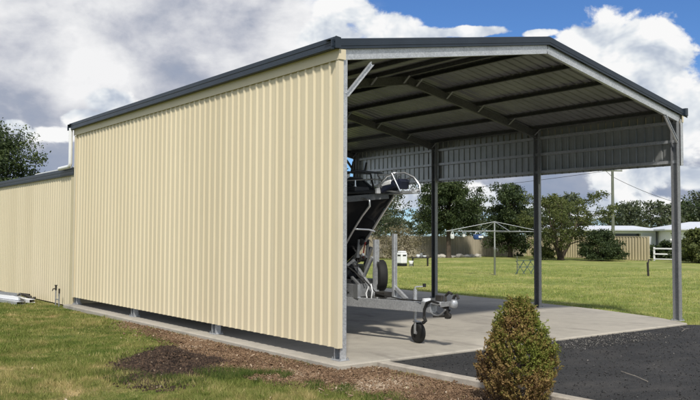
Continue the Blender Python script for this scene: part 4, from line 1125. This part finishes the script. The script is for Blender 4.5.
# ------------------------------------------------------------------ conifer shrub in the mulch
BX, BY, BH = 0.06, -3.12, 1.07
bush = empty('conifer_shrub', (BX, BY, GZ), 'small egg shaped conifer shrub with green tips and brown dying foliage beside the kerb', 'shrub')
brng = np.random.default_rng(5)
def bush_r(t, th):
    base = np.interp(t, [0, .08, .22, .40, .58, .75, .88, .96, 1.0], [.22, .31, .37, .37, .30, .20, .115, .06, .02])
    lump = 1 + 0.11 * np.sin(3 * th + 7 * t) + 0.08 * np.sin(5 * th - 13 * t + 1) + 0.06 * np.sin(8 * th + 19 * t)
    return base * lump
n = 1350
t = brng.beta(1.25, 1.35, n); th = brng.uniform(0, 2 * np.pi, n)
r = bush_r(t, th) * np.sqrt(brng.uniform(0.30, 1.0, n))
Cs = np.column_stack([r * np.cos(th), r * np.sin(th), 0.03 + t * BH])
LV, LT = [], []
outd = unit(np.column_stack([np.cos(th), np.sin(th), np.full(n, 1.35)]) + brng.normal(0, .25, (n, 3)))
fan = unit(np.cross(outd, brng.normal(size=(n, 3))))
brown = vnoise(Cs, 3.2, 41) * 0.75 + vnoise(Cs, 9.0, 42) * 0.35 - t * 0.46 + 0.17
side = (Cs[:, 0] * 0.79 - Cs[:, 1] * 0.61)
brown -= side * 0.62
for k in range(n):
    m_ = 34
    ln = brng.uniform(0.05, 0.12)
    s = brng.uniform(0, 1, m_)
    p = Cs[k] + outd[k] * (s * ln * 1.25)[:, None] + fan[k] * (brng.normal(0, .020, m_) * (1.1 - .6 * s))[:, None] + brng.normal(0, 0.006, (m_, 3))
    LV.append(p); LT.append(np.clip(0.72 - 1.05 * (brown[k] - 0.18) + brng.normal(0, 0.13, m_) + (s - .5) * 0.12, 0, 1))
P = np.vstack(LV); T = np.concatenate(LT)
V, F = leaf_quads(P, 0.0155, np.repeat(outd, 34, 0) * 0.9, 0.42, brng)
mesh_np('foliage', V, F, M_CONIFER, np.repeat(T, 4), False, bush)
b = MB(); b.tube([(BX, BY, GZ), (BX + .01, BY, .3), (BX, BY + .02, .85)], [.035, .028, .008], 8)
for k in range(26):
    a = k * 2.4; z = 0.0 + k * 0.032; rr_ = 0.30 * (1 - k / 34)
    b.tube([(BX, BY, z), (BX + math.cos(a) * rr_ * .6, BY + math.sin(a) * rr_ * .6, z + .06), (BX + math.cos(a) * rr_, BY + math.sin(a) * rr_, z + .18)], [.010, .007, .003], 5)
b.build('stem', M_BARK, bush)

# ------------------------------------------------------------------ back yard
# rotary clothesline
HX, HY = 21.0, 16.0
ho = empty('rotary_clothesline', (HX, HY, GZ), 'rotary clothesline on a grey pole with wide white arms standing on the back lawn', 'clothesline')
b = MB(); b.tube([(HX, HY, GZ), (HX, HY, 1.15)], 0.045, 10); b.build('lower_pole', M_TIMBER, ho)
b = MB(); b.tube([(HX, HY, 1.15), (HX, HY, 2.40)], 0.032, 10); b.build('upper_pole', M_GALV, ho)
b = MB(); b.lathe([(0.05, 0), (0.05, .1)], (HX, HY, 1.1), n=12); b.tube([(HX, HY, 1.15), (HX + .14, HY - .05, 1.13), (HX + .14, HY - .05, 1.02)], 0.012); b.build('winder', M_GALVD, ho)
ends = []
for k in range(4):
    a = math.radians(-37.7 + 6 + 90 * k)
    e = Vector((HX + 2.30 * math.cos(a), HY + 2.30 * math.sin(a), 1.93)); ends.append(e)
    b = MB(); b.tube([(HX, HY, 2.38), e], 0.013, 8); b.tube([(HX, HY, 1.96), (e + Vector((HX, HY, 1.96))) / 2, e], 0.010, 8); b.build('arm', M_GALV, ho)
b = MB()
for f in (1.0, .82, .64, .46):
    for k in range(4):
        p = Vector((HX, HY, 1.95)).lerp(ends[k], f); q = Vector((HX, HY, 1.95)).lerp(ends[(k + 1) % 4], f)
        p.z = q.z = 1.94; b.tube([p, (p + q) / 2 - Vector((0, 0, .03)), q], 0.007, 5)
b.build('line_wire', M_GALVD, ho)
def line_pt(k, f, s):
    p = Vector((HX, HY, 1.93)).lerp(ends[k], f); q = Vector((HX, HY, 1.93)).lerp(ends[(k + 1) % 4], f); return p.lerp(q, s)
def hanging(name, p, w, h, m, m2, label, cat):
    e = empty(name, (p.x, p.y, p.z - h - .14), label, cat)
    b = MB(); b.lathe([(w * .38, 0), (w * .5, h * .3), (w * .5, h)], (p.x, p.y, p.z - h - .14), n=14); b.build('basket', m, e)
    b = MB(); b.tube([(p.x - w * .45, p.y, p.z - .15), (p.x - w * .2, p.y, p.z - .03), (p.x, p.y, p.z + .012), (p.x + w * .2, p.y, p.z - .03), (p.x + w * .45, p.y, p.z - .15)], .012, 6); b.build('hook', m2, e)
# peg baskets hang on the near side of the square of lines
pp = Vector((20.36, 16.47, 1.93)); hanging('peg_basket', pp, .42, .24, M_BLUEPL, M_WHITE, 'blue and white peg basket hanging under the clothesline next to its pole', 'peg basket')
b = MB(); b.box((pp.x - .15, pp.y - .222, pp.z - .30), (pp.x + .15, pp.y - .206, pp.z - .20)); 
pk = [o for o in COL.objects if o.name.startswith('peg_basket')][0]
b.build('basket_trim', M_WHITE, pk)
pp = Vector((19.35, 17.1, 1.93)); hanging('peg_tub', pp, .19, .20, M_WHITE, M_WHITE, 'small white tub hanging low from the outer left end of the clothesline', 'peg tub')
pp = Vector((19.8, 16.8, 1.93)); hanging('peg_holder', pp, .14, .12, M_WHITE, M_GALVD, 'tiny white peg holder hanging midway along the left clothesline wire', 'peg holder')

# folding steel trestle behind the middle post
FX, FY = 22.9, 15.9
fr = empty('steel_trestle', (FX, FY, GZ), 'thin green steel trestle frame with crossed legs on the lawn beyond the middle post', 'trestle')
ux, uy = 0.79, -0.61
def fp(u, v, z): return (FX + u * ux + v * .61, FY + u * uy + v * .79, GZ + z)
b = MB(); b.beam(fp(-.3, 0, 0.0), fp(-.3, 0, .86), .035, .035); b.beam(fp(.75, 0, 0.0), fp(.75, 0, .86), .035, .035); b.build('upright', M_TIMBER, fr)
b = MB(); b.beam(fp(-.3, 0, .66), fp(.78, 0, .66), .035, .03); b.beam(fp(-.28, 0, .34), fp(.78, 0, .36), .035, .03); b.build('rail', M_GREENST, fr)
for u in (-.22, .12, .46):
    b = MB(); b.beam(fp(u - .2, -.18, 0), fp(u + .28, .15, .64), .03, .03); b.build('leg', M_GREENST, fr)
    b = MB(); b.beam(fp(u + .26, -.18, 0), fp(u - .12, .15, .64), .022, .022); b.build('leg', M_GREENST, fr)

# tap post
tpz = empty('tap_post', (26.31, 11.48, GZ), 'short dark post with a bent top alone on the open lawn at right', 'post')
b = MB(); b.beam((26.31, 11.48, GZ), (26.28, 11.49, .55), .075, .075, (1, 0, 0)); b.build('post', M_DARKST, tpz, .01)
b = MB(); b.tube([(26.31, 11.48, .50), (26.33, 11.46, .66), (26.40, 11.41, .68), (26.42, 11.39, .62)], .035, 8); b.build('tap', M_DARKST, tpz)

# white cooler, pot and low table by the garden bed
def P3d(x, y, z=0): return (x, y, GZ + z)
wx, wy = 24.4, 26.3
wb = empty('white_cabinet', (wx, wy, GZ), 'white upright cabinet with dark slot and black base at the lawn edge', 'cabinet')
wb.rotation_euler = (0, 0, 0)
b = MB(); b.box((wx - .22, wy - .20, GZ), (wx + .22, wy + .20, GZ + .16)); b.build('base', M_BLACK, wb, .02)
b = MB(); b.box((wx - .23, wy - .22, GZ + .165), (wx + .23, wy + .22, GZ + .80)); b.box((wx - .20, wy - .19, GZ + .805), (wx + .20, wy + .19, GZ + .90)); b.build('body', M_WHITE, wb, .05)
b = MB(); b.box((wx - .13, wy - .232, GZ + .60), (wx + .13, wy - .221, GZ + .68)); b.box((wx - .241, wy - .13, GZ + .60), (wx - .231, wy + .13, GZ + .68)); b.build('slot', M_BLACK, wb)
pt = empty('white_pot', (24.8, 25.95, GZ), 'little white pot on a dark stand between the white cabinet and low table', 'pot')
b = MB(); b.lathe([(.10, .14), (.15, .30), (.14, .32)], (24.8, 25.95, GZ), n=14); b.build('pot', M_WHITE, pt)
b = MB(); b.lathe([(.13, 0), (.09, .14)], (24.8, 25.95, GZ), n=10); b.build('stand', M_TIMBER, pt)
lt = empty('garden_table', (25.35, 25.75, GZ), 'low dark garden table with pale odds and ends on top before the red bark bed', 'table')
b = MB(); b.beam((24.93, 26.07, GZ + .50), (25.77, 25.43, GZ + .50), .45, .05); b.build('tabletop', M_DARKST, lt)
for s in (0, 1):
    for q_ in (-.16, .16):
        b = MB(); x_, y_ = ((25.0, 26.02), (25.7, 25.48))[s]; b.beam((x_ + q_ * .6, y_ + q_ * .79, GZ), (x_ + q_ * .6, y_ + q_ * .79, GZ + .475), .05, .05, (1, 0, 0)); b.build('leg', M_DARKST, lt)
for nm, dx, hh, ww, mm, lab in (('white_bowl', -.12, .16, .13, M_WHITE, 'white bowl on the low garden table'), ('dark_jug', .06, .24, .09, M_GALVD, 'grey jug in the middle of the low garden table'), ('white_saucer', .26, .10, .12, M_WHITE, 'flat white dish at the right end of the low garden table')):
    b = MB(); b.lathe([(ww * .6, 0), (ww, hh * .6), (ww * .9, hh)], (25.35 + dx * .79, 25.75 - dx * .61, GZ + .527), n=12); tag(b.build(nm, mm, origin=(25.35 + dx * .79, 25.75 - dx * .61, GZ + .527)), lab, 'dish')

# fences ---------------------------------------------------------------
def fence(name, a, b_, h, m, label, bays, group='sheet metal boundary fences'):
    a = Vector((a[0], a[1], GZ)); b_ = Vector((b_[0], b_[1], GZ)); d = b_ - a; Ln = d.length; u = d.normalized(); nv = Vector((-u.y, u.x, 0))
    e = empty(name, a, label, 'fence', group)
    toward = Vector((CAMP[0], CAMP[1], 0)) - a
    if nv.dot(toward) < 0: nv = -nv
    bl = Ln / bays
    for k in range(bays):
        q = MB(); vs, fo, fi = sheet(a + u * (bl * k + .03), u, bl - .06, Vector((0, 0, h - .06)), nv, period=.30, h=.035, rib=(.12, .16, .26, .29))
        q.add(vs, fo + fi); q.build('panel', m, e)
    for k in range(bays + 1):
        q = MB(); q.beam(a + u * bl * k, a + u * bl * k + Vector((0, 0, h)), .06, .08, u); q.build('post', m, e)
    q = MB(); q.beam(a + Vector((0, 0, h - .02)), b_ + Vector((0, 0, h - .02)), .07, .05); q.beam(a + Vector((0, 0, .05)), b_ + Vector((0, 0, .05)), .06, .05); q.build('rail', m, e)
    return e
fence('metal_fence', (4, 45.5), (50.0, 38.4), 1.8, M_FENCE_SHADE, 'long shade toned tan sheet metal fence running behind the dark trees', 18)
fence('metal_fence', (50.05, 38.2), (46.6, 23.9), 1.82, M_FENCE, 'bright tan ribbed fence between the spreading tree and the white rail gate', 6)
fence('metal_fence', (46.75, 20.7), (47.6, 8.0), 1.82, M_FENCE, 'tan ribbed fence right of the white rail gate behind the right hand shrub', 5)
rg = empty('rail_gate', (47.6, 22.4, GZ), 'white three rail gate in the gap between the two tan fences', 'gate')
GA = Vector((47.3, 23.9, GZ)); GB = Vector((47.7, 20.75, GZ))
for t_ in (0, .48, 1):
    b = MB(); p = GA.lerp(GB, t_); b.beam(p, p + Vector((0, 0, 1.02)), .11, .11, (1, 0, 0)); b.build('post', M_WHITE, rg, .01)
for z in (.15, .52, .92):
    b = MB(); b.beam(GA + Vector((-.07, 0, z)), GB + Vector((-.07, 0, z)), .035, .10 if z > .2 else .07); b.build('rail', M_WHITE, rg)

# red bark bed and rocks along the back fence
rb = MB(); rb.add([(14, 41.5, GZ + .03), (30, 39.6, GZ + .03), (42.0, 37.9, GZ + .03), (44.5, 38.6, GZ + .03), (30, 41, GZ + .03), (14, 43.5, GZ + .03)], [(0, 1, 2, 3, 4, 5)])
tag(rb.build('bark_bed', M_REDBED), kind='structure')
for k in range(9):
    x = 38.6 + k * .52 + rnd.uniform(-.15, .15); y = 38.0 - k * .06 + rnd.uniform(-.2, .2); s = rnd.uniform(.18, .36)
    bm = bmesh.new(); bmesh.ops.create_icosphere(bm, subdivisions=2, radius=1)
    for v in bm.verts: v.co *= 1 + rnd.uniform(-.16, .16)
    bmesh.ops.scale(bm, vec=(s * 1.3, s, s * .62), verts=bm.verts)
    me = bpy.data.meshes.new('garden_rock'); bm.to_mesh(me); bm.free(); me.materials.append(M_ROCK)
    o = bpy.data.objects.new('garden_rock', me); COL.objects.link(o); o.location = (x, y, GZ + s * .3); o.rotation_euler = (0, 0, rnd.uniform(0, 6))
    tag(o, ('leftmost pale rock', 'second pale rock from the left', 'third pale rock from the left', 'fourth pale rock from the left', 'middle pale rock', 'fourth pale rock from the right', 'third pale rock from the right', 'second pale rock from the right', 'rightmost pale rock')[k] + ' in the row edging the red bark bed', 'rock', 'pale rocks edging the bark bed')

# houses ---------------------------------------------------------------
def gbox(origin, ux_, b, lo, hi):
    """box in a rotated frame: u along ux_, v away, z up"""
    u = Vector((ux_[0], ux_[1], 0)); v = Vector((-ux_[1], ux_[0], 0)); o = Vector(origin)
    k = [o + u * x + v * y + Vector((0, 0, z)) for z in (lo[2], hi[2]) for x, y in ((lo[0], lo[1]), (hi[0], lo[1]), (hi[0], hi[1]), (lo[0], hi[1]))]
    b.add(k, [(3, 2, 1, 0), (4, 5, 6, 7), (0, 1, 5, 4), (1, 2, 6, 5), (2, 3, 7, 6), (3, 0, 4, 7)]); return b
u1 = Vector((.80, -.60, 0)).normalized(); O1 = (61.5, 46.2, GZ)
h1 = empty('long_garage', O1, 'long low white roofed garage with a dark open bay behind the tan fence', 'garage')
gbox(O1, u1, MB(), (0, 0, 0), (8.4, 6, 2.35)).build('wall', M_HOUSE, h1)
gbox(O1, u1, MB(), (11.2, 0, 0), (12.8, 6, 2.35)).build('wall', M_HOUSE, h1)
gbox(O1, u1, MB(), (8.45, .5, 0), (11.15, .6, 2.3)).build('bay_shade_panel', M_GLASS, h1)  # dark panel closing the bay, stands in for the shade inside
gbox(O1, u1, MB(), (8.4, 0.0, 2.12), (11.2, .12, 2.35)).build('lintel', M_HOUSE, h1)
gbox(O1, u1, MB(), (11.35, -.04, 0.02), (12.7, -.005, 2.1)).build('garage_door', M_GARDOOR, h1)
b = MB(); v1 = Vector((-u1.y, u1.x, 0)); o_ = Vector(O1)
k_ = [o_ + u1 * x + v1 * y + Vector((0, 0, z)) for x, y, z in ((-.5, -.5, 2.36), (13.2, -.5, 2.36), (13.2, 6.5, 2.36), (-.5, 6.5, 2.36), (1.2, 3, 3.0), (11.5, 3, 3.0), (-.5, -.5, 2.55), (13.2, -.5, 2.55), (13.2, 6.5, 2.55), (-.5, 6.5, 2.55))]
b.add(k_, [(3, 2, 1, 0), (0, 1, 7, 6), (1, 2, 8, 7), (2, 3, 9, 8), (3, 0, 6, 9), (6, 7, 5, 4), (7, 8, 5), (8, 9, 4, 5), (9, 6, 4)]); b.build('roof', M_WROOF, h1)
gbox(O1, u1, MB(), (-.56, -.62, 2.42), (13.26, -.505, 2.54)).build('gutter', M_GARDOOR, h1)
O2 = (69.1, 35.3, GZ); u2 = Vector((.72, -.69, 0)).normalized(); v2 = Vector((-u2.y, u2.x, 0))
h2 = empty('white_house', O2, 'white weatherboard house with hipped white roof and small chimney at far right', 'house')
gbox(O2, u2, MB(), (0, 0, 0), (13, 8, 2.42)).build('wall', M_WHITE, h2)
for x0, x1 in ((2.0, 3.1), (4.3, 5.2), (7.2, 9.4), (10.6, 11.8)):
    w_ = gbox(O2, u2, MB(), (x0 - .08, -.05, .82), (x1 + .08, -.004, 2.18)).build('window', M_WHITE, h2)
    sub(w_, gbox(O2, u2, MB(), (x0, -.07, .9), (x1, -.051, 2.1)), 'pane', M_GLASS)
b = MB(); o_ = Vector(O2)
k_ = [o_ + u2 * x + v2 * y + Vector((0, 0, z)) for x, y, z in ((-.7, -.7, 2.43), (13.7, -.7, 2.43), (13.7, 8.7, 2.43), (-.7, 8.7, 2.43), (3.2, 4, 3.4), (9.8, 4, 3.4), (-.7, -.7, 2.58), (13.7, -.7, 2.58), (13.7, 8.7, 2.58), (-.7, 8.7, 2.58))]
b.add(k_, [(3, 2, 1, 0), (0, 1, 7, 6), (1, 2, 8, 7), (2, 3, 9, 8), (3, 0, 6, 9), (6, 7, 5, 4), (7, 8, 5), (8, 9, 4, 5), (9, 6, 4)]); r_ = b.build('roof', M_WROOF, h2)
gbox(O2, u2, MB(), (-.76, -.82, 2.46), (13.76, -.705, 2.57)).build('gutter', M_GARDOOR, h2)
sub(r_, gbox(O2, u2, MB(), (5.0, 1.0, 2.8), (5.6, 1.6, 4.2)), 'chimney', M_KERB)

# power poles and lines -------------------------------------------------
PX, PY = 60.0, 35.9
def pole(x, y, h, label):
    e = empty('power_pole', (x, y, GZ), label, 'power pole')
    b = MB(); b.tube([(x, y, GZ), (x, y, h)], [.17, .12], 12); b.build('pole', M_TIMBER, e)
    b = MB(); b.beam((x - .95 * .79, y + .95 * .61, h - .55), (x + .95 * .79, y - .95 * .61, h - .55), .1, .12); b.build('crossarm', M_TIMBER, e)
    for s in (-.85, -.35, .35, .85):
        b = MB(); b.lathe([(.03, 0), (.05, .04), (.035, .07), (.05, .1), (.02, .15)], (x + s * .79, y - s * .61, h - .49), n=8); b.build('insulator', M_WHITE, e)
    b = MB(); b.beam((x - .6 * .79, y + .6 * .61, h - .6), (x, y, h - 1.15), .05, .05); b.build('brace', M_GALVD, e)
    return e
pole(PX, PY, 8.6, 'tall grey green timber power pole standing before the white roofed garage')
pole(43.0, 92.0, 8.4, 'distant timber power pole mostly hidden behind the dark trees')
def wire(a, b_, sag, label, r=.022):
    a = Vector(a); b_ = Vector(b_); pts = [a.lerp(b_, t_ / 24) - Vector((0, 0, 4 * sag * (t_ / 24) * (1 - t_ / 24))) for t_ in range(25)]
    q = MB(); q.tube(pts, r, 5); tag(q.build('power_line', M_WIRE, origin=a), label, 'power line')
wire((PX - .7, PY + .5, 8.0), (43 - .7, 92.5, 7.8), 1.5, 'black power line sagging from the pole away to the left over the dark trees')
wire((PX + .1, PY - .1, 7.4), (71.6, 31.2, 4.3), .55, 'black service line dropping from the pole to the white house')
b = MB(); b.tube([(71.6, 31.2, 2.5), (71.6, 31.2, 4.4)], .05, 8); b.build('service_mast', M_GALVD, h2)

# trees ------------------------------------------------------------------
def tree(name, x, y, h, crown_w, label, m_leaf, m_bark=M_BARK, trunk_r=.2, base_frac=.25, stems=1, n_clump=60, per=110, leaf=.17, clump_r=.8, lean=(0, 0), seed=1, cat='tree', group=None, flat=.7, top=.5, spread=1.0):
    r = np.random.default_rng(seed); q = random.Random(seed)
    e = empty(name, (x, y, GZ), label, cat, group)
    tb = MB(); centres = []
    per = int(per * .42)
    for s in range(stems):
        a0 = q.uniform(0, 6.28)
        out = 0 if stems == 1 else crown_w * .22
        k1 = Vector((math.cos(a0) * out * .5 + lean[0] * .4, math.sin(a0) * out * .5 + lean[1] * .4, h * base_frac))
        k2 = Vector((math.cos(a0) * out + lean[0], math.sin(a0) * out + lean[1], h * (base_frac + .35)))
        k3 = Vector((math.cos(a0) * out * 1.2 + lean[0], math.sin(a0) * out * 1.2 + lean[1], h * .93))
        o_ = Vector((x, y, GZ)); st0 = Vector((math.cos(a0) * .12 * (stems > 1), math.sin(a0) * .12 * (stems > 1), 0))
        tr_ = trunk_r / math.sqrt(stems)
        tb.tube([o_ + st0 - Vector((0, 0, .1)), o_ + st0 * 1.3 + Vector((0, 0, .25)), o_ + k1, o_ + k2, o_ + k3], [tr_ * 1.35, tr_, tr_ * .85, tr_ * .5, tr_ * .1], 9)
        nb_ = max(5, n_clump // stems // 5)
        for j in range(nb_):
            t_ = j / nb_; p0 = k1.lerp(k2, min(1, t_ * 1.6)) if t_ < .6 else k2.lerp(k3, (t_ - .6) / .4)
            az_ = j * 2.399 + a0; rad = crown_w * .5 * spread * (math.sin(math.pi * (0.28 + .66 * t_)) ** .7) * q.uniform(.7, 1.05)
            p2 = Vector((p0.x + math.cos(az_) * rad, p0.y + math.sin(az_) * rad, min(h * .97, p0.z + rad * (.25 + .55 * t_) * top * 1.4)))
            pm = p0.lerp(p2, .5) + Vector((0, 0, .10 * rad))
            tb.tube([o_ + p0, o_ + pm, o_ + p2], [tr_ * .36 * (1 - .5 * t_), tr_ * .2, tr_ * .05], 6)
            for u_ in (.45, .7, .9, 1.0, 1.05):
                pc = p0.lerp(pm, u_ * 2) if u_ < .5 else pm.lerp(p2, (u_ - .5) * 2)
                centres.append(np.array(pc) + r.normal(0, clump_r * .7, 3) * [1, 1, .7]); centres.append(np.array(pc) + r.normal(0, clump_r * .8, 3) * [1, 1, .7])
        centres.append(np.array(k3)); centres.append(np.array(k3) + [0, 0, -.5])
    Cn = np.array(centres); nc = len(Cn)
    sz = r.uniform(.55, 1.25, nc) * clump_r
    P = Cn[:, None, :] + np.clip(r.normal(0, .42, (nc, per, 3)), -.72, .72) * sz[:, None, None] * np.array([1, 1, flat])
    P = P.reshape(-1, 3); P[:, 2] = np.maximum(P[:, 2], .15)
    T = np.repeat(r.uniform(.15, .75, nc), per) + r.normal(0, .16, len(P))
    V, F = leaf_quads(P, leaf, None, .5, r)
    tb.build('trunk', m_bark, e)
    mesh_np('crown', V, F, m_leaf, np.repeat(np.clip(T, 0, 1), 4), False, e)
    return e


tree('evergreen_tree', 2.9, 35.0, 7.1, 7.2, 'dark rounded evergreen tree rising over the low cream shed at far left', M_LEAF_DARK, seed=3, n_clump=160, per=560, clump_r=.95, base_frac=.15, leaf=.075, top=.35)
tree('evergreen_tree', -1.5, 36.5, 6.0, 6.0, 'second dark evergreen at the left frame edge beyond the low shed', M_LEAF_DARK, seed=4, n_clump=90, per=130, clump_r=.85, base_frac=.2, leaf=.13)
tree('gum_tree', 34.6, 41.0, 6.6, 5.0, 'open grey green gum tree with gaps of sky just right of the boat', M_LEAF_GREY, M_BARKG, seed=8, n_clump=60, per=110, clump_r=.6, base_frac=.26, leaf=.10)
tree('dense_tree', 39.3, 37.4, 6.3, 4.6, 'large dense dark tree between the rear post and the clothesline pole', M_LEAF_DARK, seed=12, n_clump=120, per=260, clump_r=.72, base_frac=.38, leaf=.092, trunk_r=.2)
tree('dense_tree', 44.9, 35.7, 5.9, 3.4, 'tall dark tree with a peaked crown just right of the clothesline pole', M_LEAF_DARK, seed=15, n_clump=100, per=230, clump_r=.62, base_frac=.12, leaf=.095, top=.8)
tree('spreading_tree', 43.1, 29.2, 4.8, 6.0, 'broad olive green spreading tree with forked low trunks right of the middle post', M_LEAF_OLIVE, seed=21, stems=4, n_clump=130, per=130, clump_r=.50, base_frac=.24, leaf=.085, trunk_r=.3)
tree('bushy_shrub', 43.7, 26.0, 2.1, 2.6, 'low dark bushy shrub touching the tan fence under the power pole', M_LEAF_DARK, seed=23, stems=3, n_clump=60, per=190, clump_r=.48, base_frac=.06, leaf=.075, cat='shrub', trunk_r=.1)
tree('bushy_shrub', 46.0, 19.6, 2.3, 2.3, 'round green shrub in front of the tan fence at the right frame edge', M_LEAF_OLIVE, seed=27, stems=3, n_clump=50, per=110, clump_r=.42, base_frac=.08, leaf=.10, cat='shrub', trunk_r=.08)
tree('twiggy_shrub', 32.9, 36.2, 2.4, 3.0, 'bare twiggy brownish shrub in front of the back fence above the white cabinet', M_LEAF_DRY, seed=31, stems=5, n_clump=60, per=30, clump_r=.45, base_frac=.08, leaf=.07, cat='shrub', trunk_r=.12)
tree('small_shrub', 41.9, 29.9, .95, 1.3, 'tiny green shrub at the foot of the tan fence left of the spreading tree', M_LEAF_OLIVE, seed=33, stems=2, n_clump=16, per=80, clump_r=.25, base_frac=.1, leaf=.08, cat='shrub', trunk_r=.04)
tree('garden_shrub', 52.5, 22.4, 1.6, 1.9, 'green garden shrub seen through the white rail gate', M_LEAF_OLIVE, seed=35, stems=3, n_clump=24, per=80, clump_r=.35, base_frac=.08, leaf=.10, cat='shrub', trunk_r=.06)
tree('garden_shrub', 54.4, 20.6, 2.4, 1.8, 'taller dark shrub by the white house seen beside the front right post', M_LEAF_DARK, seed=36, stems=3, n_clump=24, per=80, clump_r=.35, base_frac=.08, leaf=.10, cat='shrub', trunk_r=.06)
for k, (x, y, hh_, lab) in enumerate([(50.8, 24.9, 1.25, 'low green hedge plant left end behind the white rail gate'), (51.3, 23.6, 1.35, 'dark hedge plant in the middle behind the white rail gate'), (51.6, 21.6, 1.2, 'hedge plant behind the right end of the white rail gate')]):
    tree('hedge_plant', x, y, hh_, 1.9, lab, M_LEAF_DARK, seed=60 + k, stems=3, n_clump=24, per=90, clump_r=.34, base_frac=.06, leaf=.10, cat='hedge', trunk_r=.05)
# trees seen through the open rear end of the shed
tree('gum_tree', 25.5, 40.0, 6.4, 5.2, 'grey green gum seen through the open rear end of the shed above the boat', M_LEAF_GREY, M_BARKG, seed=41, n_clump=60, per=90, clump_r=.75, base_frac=.25, leaf=.15)
tree('dense_tree', 29.5, 42.5, 6.2, 5.4, 'dark tree behind the boat windscreen between the two grey gums', M_LEAF_DARK, seed=43, n_clump=80, per=110, clump_r=.8, base_frac=.2, leaf=.15)
tree('dense_tree', 19.5, 43.0, 6.5, 6.0, 'dark tree hidden behind the tall cream wall near the back fence', M_LEAF_OLIVE, seed=44, n_clump=70, per=100, clump_r=.85, base_frac=.2, leaf=.16)

# far line of trees: a few kinds copied along the horizon
def copy_tree(o, parent=None):
    c = o.copy(); COL.objects.link(c); c.parent = parent
    for ch in o.children: copy_tree(ch, c)
    return c
protos = []
for k in range(4):
    protos.append(tree('distant_tree', 0, 0, (11, 9.5, 12.5, 8.5)[k], (7, 8, 6, 9)[k], 'grey green tree in the far line of trees along the horizon', M_LEAF_GREY if k != 1 else M_LEAF_DARK, seed=50 + k, n_clump=55, per=42, clump_r=1.25, base_frac=.3, leaf=.34, group='far line of trees on the horizon', spread=.9))
far = []
q = random.Random(5)
for k in range(34):
    a = math.radians(34 + k * 1.08) + q.uniform(-.008, .008)       # bearing from +Y towards +X
    d_ = q.uniform(150, 195)
    far.append((CAMP[0] + math.sin(a) * d_, CAMP[1] + math.cos(a) * d_, q.uniform(.6, 1.02)))
for k, (x, y, s) in enumerate(far):
    o = protos[k] if k < 4 else copy_tree(protos[k % 4])
    o.location = (x, y, GZ); o.scale = (s * 1.15, s * 1.15, s); o.rotation_euler = (0, 0, q.uniform(0, 6.28))

# fallen twigs on the gravel
for k, (x, y, l_, a, lab) in enumerate([(7.2, -0.95, .55, .3, 'bent dry twig on the dark gravel near the front right post'), (2.1, -3.4, .6, 1.1, 'dry forked twig on the gravel right of the conifer shrub'),]):
    b = MB(); c_, s_ = math.cos(a), math.sin(a)
    b.tube([(x, y, -.02), (x + c_ * l_ * .5, y + s_ * l_ * .5, .0), (x + c_ * l_, y + s_ * l_ * .9, -.015)], [.005, .004, .002], 5); b.tube([(x + c_ * l_ * .45, y + s_ * l_ * .45, 0), (x + c_ * l_ * .6 - s_ * .15, y + s_ * l_ * .6 + c_ * .15, .05)], [.003, .002], 5)
    tag(b.build('dry_twig', M_TWIG, origin=(x, y, -.02)), lab, 'twig')
# small leaves fallen on lawn and gravel
n = 700
P = np.vstack([np.column_stack([rng.uniform(8, 30, n), rng.uniform(-2, 20, n), np.full(n, GZ + .035)]), np.column_stack([rng.uniform(-4, -0.4, 60), rng.uniform(-2, 8, 60), np.full(60, GZ + .03)])])
P = P[~inpoly(P, [(x * 1.01, y * 1.01) for x, y in SLAB])]
V, F = leaf_quads(P, .017, np.array([[0, 0, 0.0]]), .5)
tag(mesh_np('fallen_leaves', V, F, M_CHIP, np.repeat(rng.uniform(.6, 1, len(P)), 4)), kind='stuff')
